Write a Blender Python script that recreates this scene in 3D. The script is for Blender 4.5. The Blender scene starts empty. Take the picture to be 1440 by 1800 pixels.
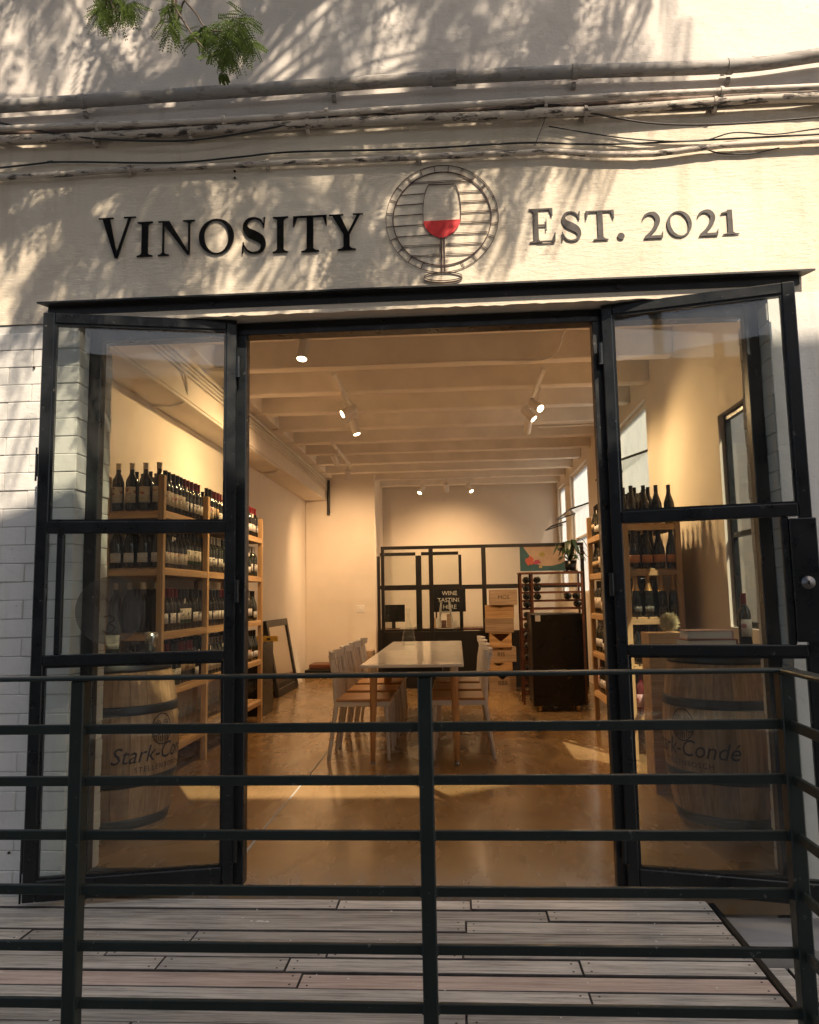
import bpy, bmesh, math, random
from mathutils import Vector, Matrix
SC = bpy.context.scene
COL = SC.collection
R = math.radians
# ---------------------------------------------------------------- camera
CAM_F = 1330.0                         # focal length in photo pixels (1440 x 1800)
YAW, PITCH, ROLL = R(-3.4737), R(6.4118), R(-1.0289)
CAM_Z = 1.24
_fw = Vector((math.sin(YAW)*math.cos(PITCH), math.cos(YAW)*math.cos(PITCH), math.sin(PITCH)))
_r0 = Vector((math.cos(YAW), -math.sin(YAW), 0)); _u0 = _r0.cross(_fw)
_rt = _r0*math.cos(ROLL) + _u0*math.sin(ROLL); _up = -_r0*math.sin(ROLL) + _u0*math.cos(ROLL)
cam_d = bpy.data.cameras.new('camera'); cam = bpy.data.objects.new('camera', cam_d); COL.objects.link(cam)
cam_d.sensor_fit = 'VERTICAL'; cam_d.sensor_height = 24.0; cam_d.lens = CAM_F/1800*24.0
cam_d.clip_start = 0.05; cam_d.clip_end = 2000
m = Matrix.Identity(4)
for i in range(3):
    m[i][0] = _rt[i]; m[i][1] = _up[i]; m[i][2] = -_fw[i]
m[2][3] = CAM_Z
cam.matrix_world = m
SC.camera = cam
SC.render.resolution_x, SC.render.resolution_y = 819, 1024
# ---------------------------------------------------------------- world, sun, exposure
TX, TS = 0.55, 1.25                    # sun: per metre towards the facade it moves TX left and TS down
SUN_DIR = Vector((-TX, 1, -TS)).normalized()
world = bpy.data.worlds.new('World'); SC.world = world; world.use_nodes = True
wn = world.node_tree.nodes; wl = world.node_tree.links
bg = wn['Background']; sky = wn.new('ShaderNodeTexSky'); sky.sky_type = 'NISHITA'; sky.sun_disc = False
sky.sun_elevation = math.asin(-SUN_DIR.z); sky.sun_rotation = math.atan2(TX, -1.0)
sky.air_density = 1.0; sky.dust_density = 4.0; sky.ozone_density = 0.5
wl.new(sky.outputs[0], bg.inputs[0]); bg.inputs[1].default_value = 0.12
sun_d = bpy.data.lights.new('sun', 'SUN'); sun_d.energy = 4.4; sun_d.angle = R(0.53); sun_d.color = (1.0, 0.84, 0.65)
sun = bpy.data.objects.new('sun', sun_d); COL.objects.link(sun)
sun.rotation_euler = (-SUN_DIR).to_track_quat('Z', 'Y').to_euler(); sun.location = (4, -6, 12)
SC.view_settings.view_transform = 'Standard'; SC.view_settings.look = 'None'
SC.view_settings.exposure = 0.92; SC.view_settings.gamma = 1.0
SC.render.engine = 'CYCLES'
cy = SC.cycles
cy.use_denoising = True; cy.max_bounces = 7; cy.diffuse_bounces = 5; cy.glossy_bounces = 4
cy.transmission_bounces = 6; cy.transparent_max_bounces = 24; cy.sample_clamp_indirect = 4.0
cy.caustics_reflective = False; cy.caustics_refractive = False; cy.blur_glossy = 0.5
# ---------------------------------------------------------------- photo pixel -> point on a known plane
def _ray(px, py): return _rt*(px-720) - _up*(py-900) + _fw*CAM_F
def pxy(px, py, Y): d = _ray(px, py); d = d*(Y/d.y); d.z += CAM_Z; return d
def pxz(px, py, Z): d = _ray(px, py); d = d*((Z-CAM_Z)/d.z); d.z += CAM_Z; return d
def pxx(px, py, X): d = _ray(px, py); d = d*(X/d.x); d.z += CAM_Z; return d
# ---------------------------------------------------------------- mesh builder
class MB:
    def __init__(s): s.v = []; s.f = []; s.sm = []
    def add(s, vs, fs, smooth=False):
        o = len(s.v); s.v += [tuple(v) for v in vs]
        for f in fs: s.f.append([i+o for i in f]); s.sm.append(smooth)
        return s
    def convex(s, vs, fs, smooth=False):
        vs = [Vector(v) for v in vs]; c = sum(vs, Vector())/len(vs); out = []
        for f in fs:
            a, b, d = vs[f[0]], vs[f[1]], vs[f[2]]
            n = (b-a).cross(d-a)
            out.append(f if n.dot((a+b+d)/3-c) >= 0 else f[::-1])
        return s.add(vs, out, smooth)
    def box(s, x0, x1, y0, y1, z0, z1, c=0.0, M=None):
        x0, x1 = min(x0, x1), max(x0, x1); y0, y1 = min(y0, y1), max(y0, y1); z0, z1 = min(z0, z1), max(z0, z1)
        X = (x0, x1); Y = (y0, y1); Z = (z0, z1)
        if c <= 0:
            vs = [(X[i], Y[j], Z[k]) for i in (0, 1) for j in (0, 1) for k in (0, 1)]
            fs = [[0,1,3,2],[4,6,7,5],[0,4,5,1],[2,3,7,6],[0,2,6,4],[1,5,7,3]]
        else:
            c = min(c, (x1-x0)/3, (y1-y0)/3, (z1-z0)/3)
            vs = []; ix = {}
            for i in (0, 1):
                for j in (0, 1):
                    for k in (0, 1):
                        sx, sy, sz = (1-2*i)*c, (1-2*j)*c, (1-2*k)*c
                        for a in range(3):
                            ix[i,j,k,a] = len(vs)
                            vs.append((X[i]+(0 if a == 0 else sx), Y[j]+(0 if a == 1 else sy), Z[k]+(0 if a == 2 else sz)))
            fs = []
            for i in (0, 1):
                fs.append([ix[i,0,0,0], ix[i,1,0,0], ix[i,1,1,0], ix[i,0,1,0]])
                fs.append([ix[0,i,0,1], ix[1,i,0,1], ix[1,i,1,1], ix[0,i,1,1]])
                fs.append([ix[0,0,i,2], ix[1,0,i,2], ix[1,1,i,2], ix[0,1,i,2]])
                for j in (0, 1):
                    fs.append([ix[i,j,0,0], ix[i,j,1,0], ix[i,j,1,1], ix[i,j,0,1]])
                    fs.append([ix[i,0,j,0], ix[i,1,j,0], ix[i,1,j,2], ix[i,0,j,2]])
                    fs.append([ix[0,i,j,1], ix[1,i,j,1], ix[1,i,j,2], ix[0,i,j,2]])
                    for k in (0, 1): fs.append([ix[i,j,k,0], ix[i,j,k,1], ix[i,j,k,2]])
        if M is not None: vs = [M @ Vector(v) for v in vs]
        return s.convex(vs, fs)
    def tube(s, pts, r, n=10, cap=True, smooth=True):
        pts = [Vector(p) for p in pts]; k = len(pts)
        rs = r if isinstance(r, (list, tuple)) else [r]*k
        t = (pts[1]-pts[0]).normalized()
        a = t.orthogonal().normalized(); vs = []; fs = []
        for i, p in enumerate(pts):
            t = (pts[min(i+1, k-1)]-pts[max(i-1, 0)]).normalized()
            a = (a-t*a.dot(t)).normalized(); b = t.cross(a)
            for j in range(n):
                w = 2*math.pi*j/n
                vs.append(p+(a*math.cos(w)+b*math.sin(w))*rs[i])
        for i in range(k-1):
            for j in range(n):
                fs.append([i*n+j, i*n+(j+1) % n, (i+1)*n+(j+1) % n, (i+1)*n+j])
        s.add(vs, fs, smooth)
        if cap:
            s.add(vs[:n], [list(range(n))[::-1]]); s.add(vs[-n:], [list(range(n))])
        return s
    def lathe(s, prof, n=20, c=(0, 0, 0), smooth=True, a0=0, a1=None):
        full = a1 is None
        span = 2*math.pi if full else a1-a0
        m = n if full else n+1; vs = []; fs = []
        for r, z in prof:
            for j in range(m):
                w = a0+span*j/n
                vs.append((c[0]+r*math.cos(w), c[1]+r*math.sin(w), c[2]+z))
        for i in range(len(prof)-1):
            for j in range(n):
                j2 = (j+1) % m if full else j+1
                fs.append([i*m+j, i*m+j2, (i+1)*m+j2, (i+1)*m+j])
        return s.add(vs, fs, smooth)
    def strip(s, L, Rr, fn, d0, d1):
        """solid band between two 2D outlines; fn(u, v, d) places a point at depth d"""
        n = len(L); vs = []
        for d in (d0, d1):
            for p, q in zip(L, Rr): vs += [fn(p[0], p[1], d), fn(q[0], q[1], d)]
        o = 2*n; fs = []
        for i in range(n-1):
            a, b, c, e = 2*i, 2*i+1, 2*i+3, 2*i+2
            fs += [[a, b, c, e], [a+o, e+o, c+o, b+o], [a, e, e+o, a+o], [b, b+o, c+o, c]]
        fs += [[0, o, o+1, 1], [2*n-2, 2*n-1, o+2*n-1, o+2*n-2]]
        return s.add(vs, fs)
    def mesh(s, name, recalc=True):
        me = bpy.data.meshes.new(name); me.from_pydata(s.v, [], s.f)
        me.polygons.foreach_set('use_smooth', s.sm)
        if recalc:
            bm = bmesh.new(); bm.from_mesh(me); bmesh.ops.recalc_face_normals(bm, faces=bm.faces); bm.to_mesh(me); bm.free()
        me.update(); return me
def Bx(*a, **k): return MB().box(*a, **k)
ORI = {}
def link(name, data, parent=None, local=False):
    o = bpy.data.objects.new(name, data); COL.objects.link(o)
    T = Vector((0, 0, 0))
    if parent is not None:
        o.parent = parent
        if not local: o.location = -ORI.get(parent.name, Vector((0, 0, 0)))
    ORI[o.name] = T if not local else Vector((0, 0, 0))
    return o
def part(name, mb, mat, parent, local=False, recalc=True):
    """a part modelled in world coordinates (or in the thing's own when local)"""
    me = mb.mesh(name, recalc) if isinstance(mb, MB) else mb
    if mat is not None and not me.materials: me.materials.append(mat)
    return link(name, me, parent, local)
def tag(o, label, cat, group=None):
    o['label'] = label; o['category'] = cat
    if group: o['group'] = group
    return o
def thing(name, label, cat, loc=(0, 0, 0), group=None, rz=0):
    o = bpy.data.objects.new(name, None); COL.objects.link(o); o.location = loc; o.rotation_euler = (0, 0, rz)
    o.empty_display_size = 0.1
    ORI[o.name] = Vector(loc)
    return tag(o, label, cat, group)
def single(name, mb, mat, label, cat, group=None):
    return tag(part(name, mb, mat, None), label, cat, group)
def struct(name, mb, mat):
    o = part(name, mb, mat, None); o['kind'] = 'structure'; return o
def copy_tree(src, parent=None):
    c = src.copy(); COL.objects.link(c)
    if parent is not None: c.parent = parent
    for ch in src.children: copy_tree(ch, c)
    return c
# ---------------------------------------------------------------- materials
MATS = {}
class NT:
    def __init__(s, name):
        s.m = bpy.data.materials.new(name); s.m.use_nodes = True
        s.n = s.m.node_tree.nodes; s.l = s.m.node_tree.links
        s.b = s.n['Principled BSDF']; s.out = s.n['Material Output']
        s.tc = s.n.new('ShaderNodeTexCoord'); MATS[name] = s.m
    def node(s, t, **k):
        n = s.n.new(t)
        for a, b in k.items(): setattr(n, a, b)
        return n
    def vec(s, scale=(1, 1, 1), src='Object', rnd=False):
        mp = s.node('ShaderNodeMapping'); mp.inputs['Scale'].default_value = scale
        s.l.new(s.tc.outputs[src], mp.inputs[0])
        if rnd:
            oi = s.node('ShaderNodeObjectInfo'); mu = s.node('ShaderNodeMath', operation='MULTIPLY'); mu.inputs[1].default_value = 37.0
            cb = s.node('ShaderNodeCombineXYZ'); s.l.new(oi.outputs['Random'], mu.inputs[0])
            for i in range(3): s.l.new(mu.outputs[0], cb.inputs[i])
            s.l.new(cb.outputs[0], mp.inputs['Location'])
        return mp.outputs[0]
    def noise(s, vec, scale, detail=4, rough=0.55, dist=0.0):
        n = s.node('ShaderNodeTexNoise'); n.inputs['Scale'].default_value = scale; n.inputs['Detail'].default_value = detail
        n.inputs['Roughness'].default_value = rough; n.inputs['Distortion'].default_value = dist
        s.l.new(vec, n.inputs['Vector']); return n.outputs['Fac']
    def ramp(s, fac, stops):
        r = s.node('ShaderNodeValToRGB'); e = r.color_ramp.elements
        while len(e) < len(stops): e.new(0.5)
        for i, (p, c) in enumerate(stops):
            e[i].position = p; e[i].color = (*c, 1) if len(c) == 3 else c
        s.l.new(fac, r.inputs[0]); return r.outputs[0]
    def rampf(s, fac, a, b, lo=0.0, hi=1.0):
        n = s.node('ShaderNodeMapRange'); n.inputs[1].default_value = a; n.inputs[2].default_value = b
        n.inputs[3].default_value = lo; n.inputs[4].default_value = hi; s.l.new(fac, n.inputs[0]); return n.outputs[0]
    def mix(s, fac, a, b, mode='MIX'):
        n = s.node('ShaderNodeMix', data_type='RGBA', blend_type=mode)
        for i, v in ((0, fac), (6, a), (7, b)):
            if isinstance(v, (int, float)): n.inputs[i].default_value = v
            elif isinstance(v, (tuple, list)): n.inputs[i].default_value = (*v, 1)
            else: s.l.new(v, n.inputs[i])
        return n.outputs[2]
    def math(s, op, a, b=0.0):
        n = s.node('ShaderNodeMath', operation=op)
        for i, v in ((0, a), (1, b)):
            if isinstance(v, (int, float)): n.inputs[i].default_value = v
            else: s.l.new(v, n.inputs[i])
        return n.outputs[0]
    def rand(s):
        return s.node('ShaderNodeObjectInfo').outputs['Random']
    def set(s, **k):
        for a, v in k.items():
            i = s.b.inputs[{'col': 'Base Color', 'rough': 'Roughness', 'metal': 'Metallic', 'spec': 'Specular IOR Level', 'coat': 'Coat Weight', 'trans': 'Transmission Weight', 'ecol': 'Emission Color', 'estr': 'Emission Strength', 'alpha': 'Alpha', 'sheen': 'Sheen Weight'}[a]]
            if isinstance(v, (int, float)): i.default_value = v
            elif isinstance(v, tuple): i.default_value = (*v, 1)
            else: s.l.new(v, i)
        return s
    def bump(s, h, strength=0.3, dist=0.01, prev=None):
        b = s.node('ShaderNodeBump'); b.inputs['Strength'].default_value = strength; b.inputs['Distance'].default_value = dist
        s.l.new(h, b.inputs['Height'])
        if prev is not None: s.l.new(prev, b.inputs['Normal'])
        s.l.new(b.outputs[0], s.b.inputs['Normal']); return b.outputs[0]
def plain(name, col, rough=0.5, metal=0.0, var=0.15, scale=6.0, bump=0.0, bscale=60.0, rnd=False, **k):
    t = NT(name); v = t.vec(rnd=rnd)
    nz = t.noise(v, scale, 5)
    c = t.mix(t.rampf(nz, 0.3, 0.7), tuple(x*(1-var) for x in col), tuple(min(1, x*(1+var)) for x in col))
    t.set(col=c, rough=t.rampf(t.noise(v, scale*2.3, 4), 0.2, 0.8, max(0.02, rough*0.8), min(1, rough*1.2)), metal=metal, **k)
    if bump > 0: t.bump(t.noise(v, bscale, 5), bump, 0.004)
    return t.m
def wood(name, dark, light, axis, rough=0.5, ring=9.0, grain=70.0, bump=0.15, rnd=True, spec=0.4, tint=0.25):
    """straight grained timber, grain along the axis (0, 1 or 2)"""
    t = NT(name); sc = [1.0, 1.0, 1.0]; sc[axis] = 0.06
    v = t.vec(tuple(sc), rnd=rnd)
    broad = t.noise(v, ring, 3, 0.5, 1.2); fine = t.noise(v, grain, 4, 0.6)
    c = t.mix(t.rampf(broad, 0.35, 0.65), dark, light)
    c = t.mix(t.math('MULTIPLY', t.rampf(fine, 0.45, 0.7), 0.55), c, tuple(x*0.55 for x in dark))
    k = t.rampf(t.rand(), 0, 1, 1-tint, 1+tint)
    hs = t.node('ShaderNodeHueSaturation'); t.l.new(c, hs.inputs['Color']); t.l.new(k, hs.inputs['Value'])
    t.set(col=hs.outputs[0], rough=rough, spec=spec)
    if bump: t.bump(fine, bump, 0.003)
    return t.m
# rough plaster of the sign band: brushed horizontally, pitted, stained
def plaster(name, a, b, stain, brush=1.0):
    t = NT(name); v = t.vec(); vh = t.vec((1.0, 1.0, 5.5)); vv = t.vec((3.2, 1, 0.5))
    big = t.noise(v, 1.6, 5, 0.6); str_ = t.noise(vh, 16, 6, 0.65, 0.5); drip = t.noise(vv, 4.0, 5, 0.6)
    c = t.mix(t.rampf(big, 0.35, 0.68), a, b)
    c = t.mix(t.math('MULTIPLY', t.rampf(drip, 0.56, 0.8), 0.5), c, stain)
    pits = t.rampf(t.noise(v, 75, 3, 0.6), 0.62, 0.76)
    patch = t.rampf(t.noise(v, 3.2, 3), 0.45, 0.65)
    pit = t.math('MULTIPLY', pits, patch)
    c = t.mix(t.math('MULTIPLY', pit, 0.45), c, tuple(x*0.45 for x in stain))
    t.set(col=c, rough=0.92, spec=0.2)
    n1 = t.bump(str_, 0.40*brush, 0.010); n2 = t.bump(t.noise(v, 8, 5, 0.6), 0.35, 0.02, n1)
    t.bump(t.math('SUBTRACT', 1.0, pit), 0.5, 0.006, n2)
    return t.m
plaster('sign_plaster', (0.62, 0.54, 0.425), (0.75, 0.67, 0.545), (0.47, 0.36, 0.23))
plaster('upper_plaster', (0.60, 0.55, 0.50), (0.71, 0.66, 0.60), (0.47, 0.43, 0.39), 0.5)
plaster('painted_brick', (0.60, 0.59, 0.56), (0.68, 0.67, 0.64), (0.42, 0.40, 0.37), 0.3)
plain('mortar', (0.50, 0.49, 0.46), 0.95, bump=0.3)
def steel(name, col, rough):
    t = NT(name); v = t.vec(); vz = t.vec((1, 1, 0.25))
    chip = t.rampf(t.noise(v, 38, 4, 0.7), 0.655, 0.70); dust = t.rampf(t.noise(vz, 9, 5, 0.6), 0.5, 0.85, 0, 0.2)
    c = t.mix(dust, col, tuple(min(1, x*2.2+0.015) for x in col)); c = t.mix(t.math('MULTIPLY', chip, 0.5), c, (0.22, 0.20, 0.18))
    t.set(col=c, rough=t.rampf(t.noise(v, 14, 4), 0.3, 0.7, rough*0.75, rough*1.35), spec=0.45)
    t.bump(t.noise(v, 55, 4), 0.12, 0.003); return t.m
steel('door_steel', (0.007, 0.009, 0.0105), 0.32)
steel('rail_steel', (0.012, 0.0195, 0.0155), 0.42)
steel('flashing_steel', (0.012, 0.012, 0.012), 0.5)
def glass(name, tint, dusty=0.03, ior=1.40):
    t = NT(name); t.n.remove(t.b)
    tr = t.node('ShaderNodeBsdfTransparent'); tr.inputs[0].default_value = (*tint, 1)
    gl = t.node('ShaderNodeBsdfGlossy'); gl.inputs['Roughness'].default_value = 0.015
    fr = t.node('ShaderNodeFresnel'); geo = t.node('ShaderNodeNewGeometry'); t.l.new(t.rampf(geo.outputs['Backfacing'], 0, 1, ior, 1/ior), fr.inputs['IOR'])   # same sheet reflection from both faces
    mx = t.node('ShaderNodeMixShader'); t.l.new(fr.outputs[0], mx.inputs[0]); t.l.new(tr.outputs[0], mx.inputs[1]); t.l.new(gl.outputs[0], mx.inputs[2])
    df = t.node('ShaderNodeBsdfDiffuse'); df.inputs[0].default_value = (0.75, 0.72, 0.68, 1)
    v = t.vec((1, 1, 0.5)); d = t.rampf(t.noise(v, 5, 6, 0.7), 0.35, 0.75, dusty*0.1, dusty*1.3)
    sp = t.rampf(t.noise(t.vec((1, 1, 0.35)), 60, 3, 0.6), 0.7, 0.76, 0, dusty*3)
    m2 = t.node('ShaderNodeMixShader'); t.l.new(t.math('ADD', d, sp), m2.inputs[0]); t.l.new(mx.outputs[0], m2.inputs[1]); t.l.new(df.outputs[0], m2.inputs[2])
    t.l.new(m2.outputs[0], t.out.inputs[0]); return t.m
glass('door_glass', (0.93, 0.945, 0.92), 0.021)
glass('side_glass', (0.945, 0.955, 0.935), 0.005)
glass('clear_glass', (0.95, 0.96, 0.95), 0.004)
glass('sticker_film', (0.74, 0.74, 0.72), 0.055)
plain('inner_wall', (0.78, 0.71, 0.62), 0.85, var=0.05, scale=1.5, bump=0.15, bscale=18)
plain('ceiling_paint', (0.80, 0.75, 0.68), 0.85, var=0.09, scale=3.0, bump=0.25, bscale=14)
plain('white_paint', (0.74, 0.71, 0.67), 0.6, var=0.05)
def concrete_floor():
    t = NT('polished_floor'); v = t.vec(); vs = t.vec((1, 0.35, 1))
    n1 = t.noise(v, 0.9, 6, 0.65, 0.6); n2 = t.noise(vs, 4, 5, 0.6, 0.5); n3 = t.noise(v, 45, 4)
    c = t.mix(t.rampf(n1, 0.3, 0.7), (0.23, 0.138, 0.056), (0.38, 0.245, 0.11))
    c = t.mix(t.math('MULTIPLY', t.rampf(n2, 0.45, 0.85), 0.4), c, (0.17, 0.09, 0.038))
    c = t.mix(t.math('MULTIPLY', t.rampf(n3, 0.66, 0.74), 0.35), c, (0.42, 0.34, 0.26))
    sp = t.node('ShaderNodeSeparateXYZ'); t.l.new(t.tc.outputs['Object'], sp.inputs[0])
    worn = t.math('MULTIPLY', t.rampf(sp.outputs[1], 3.42, 3.75, 1, 0), t.rampf(n2, 0.35, 0.6))   # scuffed cement at the threshold
    c = t.mix(t.math('MULTIPLY', worn, 0.8), c, (0.27, 0.23, 0.19))
    t.set(col=c, rough=t.rampf(n2, 0.3, 0.75, 0.16, 0.38), spec=0.5, coat=0.25); t.b.inputs['Coat Roughness'].default_value = 0.12
    t.bump(t.noise(v, 9, 3, 0.5), 0.05, 0.006); return t.m
concrete_floor()
plain('ground_concrete', (0.26, 0.25, 0.23), 0.9, var=0.3, scale=2.0, bump=0.5, bscale=30)
def deck_wood():
    t = NT('weathered_deck'); v = t.vec((0.05, 1, 1), rnd=True)
    broad = t.noise(v, 14, 4, 0.6, 1.5); fine = t.noise(v, 75, 6, 0.75); blot = t.noise(t.vec((0.5, 1, 1), rnd=True), 4.5, 4)
    c = t.mix(t.rampf(broad, 0.3, 0.7), (0.46, 0.415, 0.335), (0.70, 0.64, 0.535))
    c = t.mix(t.math('MULTIPLY', t.rampf(fine, 0.45, 0.68), 0.75), c, (0.095, 0.080, 0.064))
    c = t.mix(t.math('MULTIPLY', t.rampf(blot, 0.55, 0.75), 0.5), c, (0.19, 0.17, 0.155))
    c = t.mix(t.rampf(t.rand(), 0.9, 0.93, 0, 0.45), c, (0.42, 0.25, 0.18))
    hs = t.node('ShaderNodeHueSaturation'); t.l.new(c, hs.inputs['Color']); t.l.new(t.rampf(t.rand(), 0, 1, 0.72, 1.2), hs.inputs['Value'])
    t.set(col=hs.outputs[0], rough=0.85, spec=0.25); n1 = t.bump(fine, 0.6, 0.004); t.bump(broad, 0.3, 0.004, n1); return t.m
deck_wood()
wood('pine_y', (0.56, 0.345, 0.155), (0.70, 0.48, 0.25), 1)
wood('pine_z', (0.56, 0.345, 0.155), (0.70, 0.48, 0.25), 2)
wood('pine_x', (0.56, 0.345, 0.155), (0.70, 0.48, 0.25), 0)
wood('crate_pine', (0.50, 0.29, 0.13), (0.68, 0.44, 0.22), 0, ring=16, tint=0.3)
wood('crate_grey', (0.36, 0.25, 0.16), (0.50, 0.37, 0.25), 0, ring=16, tint=0.2)
wood('leg_wood', (0.44, 0.22, 0.08), (0.56, 0.31, 0.12), 2, tint=0.1)
wood('seat_wood', (0.42, 0.20, 0.07), (0.56, 0.30, 0.12), 0, ring=22, tint=0.15, rough=0.35)
wood('oak_stave', (0.27, 0.155, 0.072), (0.44, 0.27, 0.14), 2, ring=14, rough=0.6, tint=0.3)
wood('rack_wood', (0.10, 0.035, 0.02), (0.16, 0.06, 0.03), 0, tint=0.1, rough=0.4)
plain('hoop_iron', (0.05, 0.05, 0.05), 0.45, 0.8, bump=0.1)
plain('black_lacquer', (0.008, 0.008, 0.008), 0.3)
plain('black_frame', (0.012, 0.011, 0.011), 0.45)
plain('lock_metal', (0.16, 0.155, 0.15), 0.42, 1.0)
plain('lettering_brown', (0.028, 0.021, 0.017), 0.6, var=0.3, scale=25)
plain('lettering_black', (0.006, 0.006, 0.007), 0.06, var=0.0, spec=0.6)
plain('emblem_line', (0.055, 0.022, 0.017), 0.6, var=0.35, scale=14)
plain('emblem_red', (0.62, 0.022, 0.024), 0.55, var=0.12, scale=30)
plain('brand_ink', (0.03, 0.017, 0.01), 0.7)
plain('chrome', (0.55, 0.54, 0.52), 0.25, 1.0)
plain('brass', (0.55, 0.38, 0.16), 0.3, 1.0)
plain('chair_white', (0.70, 0.67, 0.62), 0.4, var=0.04)
plain('table_white', (0.78, 0.75, 0.69), 0.2, var=0.02, coat=0.4)
plain('cable_black', (0.02, 0.02, 0.02), 0.5)
plain('paper_white', (0.72, 0.69, 0.62), 0.8, var=0.05)

def frosted():
    t = NT('frosted_glass'); t.n.remove(t.b)
    tr = t.node('ShaderNodeBsdfTransparent'); tl = t.node('ShaderNodeBsdfTranslucent'); tl.inputs[0].default_value = (0.9, 0.9, 0.88, 1)
    mx = t.node('ShaderNodeMixShader'); t.l.new(t.rampf(t.noise(t.vec(), 4, 4), 0.3, 0.7, 0.6, 0.8), mx.inputs[0])
    t.l.new(tr.outputs[0], mx.inputs[1]); t.l.new(tl.outputs[0], mx.inputs[2]); t.l.new(mx.outputs[0], t.out.inputs[0])
frosted()
# ================================================================ the setting
FY = 3.33                 # outer face of the shop wall
WT = 0.34                 # wall thickness
OL, OR, OH = -1.735, 1.40, 2.55     # shop opening
DZ = -0.02                # deck level, shop floor is 0
random.seed(4)
struct('ground', Bx(-150, 150, -150, 150, -0.62, -0.5), MATS['ground_concrete'])
# ---- shop front wall: sign band, upper wall, painted brick piers
fac = thing('shop_wall', 'sunlit rough plastered shop wall with painted brick piers around the wide opening', 'wall', (0, FY, -0.5))
part('upper_wall', Bx(-5, 2.1, FY, FY+WT, 3.50, 7.2), MATS['upper_plaster'], fac)
part('sign_band', Bx(-5, 2.1, FY+0.003, FY+WT, 2.553, 3.497), MATS['sign_plaster'], fac)
part('pier_core', Bx(-5, OL-0.012, FY+0.010, FY+WT-0.012, -0.5, 2.549), MATS['mortar'], fac)
part('pier_core', Bx(OR+0.012, 2.1, FY+0.010, FY+WT-0.012, -0.5, 2.549), MATS['mortar'], fac)
def brick_pier(xa, xb, inner, seed):
    """courses of long painted bricks; the inner end is the jamb of the opening"""
    rnd = random.Random(seed); H = 0.0836; n = 36; z = -0.5
    for k in range(n):
        L = 0.226; off = 0.113 if k % 2 else 0.0
        x = inner; s = 1 if xb > inner else -1
        first = True
        end = xb if s > 0 else xa
        while (end-x)*s > 0.02:
            w = L-off if (first and off) else L
            x2 = x+s*w
            if (x2-end)*s > 0: x2 = end
            if abs(x2-x) < 0.06: break
            j = rnd.uniform(-0.0025, 0.0025); e = rnd.uniform(-0.003, 0.003) if first else 0
            a, b = sorted((x+(e if first else s*0.0003), x2-s*0.0003))
            mb = MB().box(a, b, FY+0.001+j, FY+WT+j, z+0.0006, z+H-0.0006, c=0.0036)
            part('brick', mb, MATS['painted_brick'], fac, recalc=False)
            x = x2; first = False
        z += H
brick_pier(-2.60, OL, OL, 1)
brick_pier(OR, OR+0.45, OR, 2)
part('plain_pier', Bx(-5, -2.603, FY+0.002, FY+WT, -0.5, 2.55), MATS['painted_brick'], fac)
part('plaster_face', Bx(OR+0.006, 2.1, FY-0.005, FY-0.0016, -0.5, 2.552), MATS['painted_brick'], fac)
# steel angle over the opening
mb = MB()
mb.add([(-1.915, FY-0.062, 2.625), (1.595, FY-0.062, 2.625), (1.565, FY+0.0, 2.625), (-1.885, FY, 2.625),
        (-1.915, FY-0.062, 2.633), (1.595, FY-0.062, 2.633), (1.565, FY, 2.633), (-1.885, FY, 2.633)],
       [[0,1,2,3],[4,7,6,5],[0,4,5,1],[1,5,6,2],[2,6,7,3],[3,7,4,0]])
mb.box(-1.885, 1.545, FY-0.016, FY-0.001, 2.584, 2.6248)
part('lintel_angle', mb, MATS['flashing_steel'], fac)
mb = MB()
for px in (372, 1088):
    p = pxy(px, 532-0.041*(px-372), FY-0.018)
    mb.tube([(p.x, FY-0.016, 2.604), (p.x, FY-0.024, 2.604)], 0.011, 8)
part('bolt', mb, MATS['flashing_steel'], fac)
# uneven cement edge below the angle
mb = MB(); top = []; bot = []
rnd = random.Random(7)
for i in range(90):
    x = OL+(OR-OL)*i/89.0
    top.append((x, 2.5835)); bot.append((x, 2.547+rnd.uniform(-0.004, 0.003)))
mb.strip(top, bot, lambda u, v, d: (u, FY-d, v), 0.001, 0.011)
part('cement_edge', mb, MATS['sign_plaster'], fac)
# screw hole marks and rust spots on the wall
mb = MB()
for px, py in ((413, 301), (413, 313), (1432, 605), (16, 1499), (60, 646)):
    p = pxy(px, py, FY); mb.tube([(p.x, FY+0.001, p.z), (p.x, FY-0.004, p.z)], 0.006, 8)
part('wall_plug', mb, MATS['brand_ink'], fac)
# ---- steel frame in the opening
fr = thing('shopfront_frame', 'black steel frame with glazed sidelights set in the shop opening', 'door frame', (0, 3.42, 0))
F0, F1 = 3.42, 3.475
ML = (-1.016, -0.966); MR = (0.650, 0.703)
S = MATS['door_steel']
part('jamb', Bx(OL+0.003, OL+0.062, F0, F1, 0.0, OH-0.004, c=0.003), S, fr)
part('jamb', Bx(OR-0.062, OR-0.003, F0, F1, 0.0, OH-0.004, c=0.003), S, fr)
part('mullion', Bx(*ML, F0-0.004, F1+0.004, 0.0, 2.488, c=0.003), S, fr)
part('mullion', Bx(*MR, F0-0.004, F1+0.004, 0.0, 2.488, c=0.003), S, fr)
part('head', Bx(OL+0.063, OR-0.063, F0+0.002, F1+0.03, 2.489, OH-0.003, c=0.003), S, fr)
for a, b in ((OL+0.063, ML[0]-0.001), (MR[1]+0.001, OR-0.063)):
    part('sill', Bx(a, b, F0+0.003, F1-0.003, 0.002, 0.055, c=0.003), S, fr)
    part('pane', Bx(a-0.004, b+0.004, 3.444, 3.449, 0.05, 2.492), MATS['side_glass'], fr)
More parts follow.
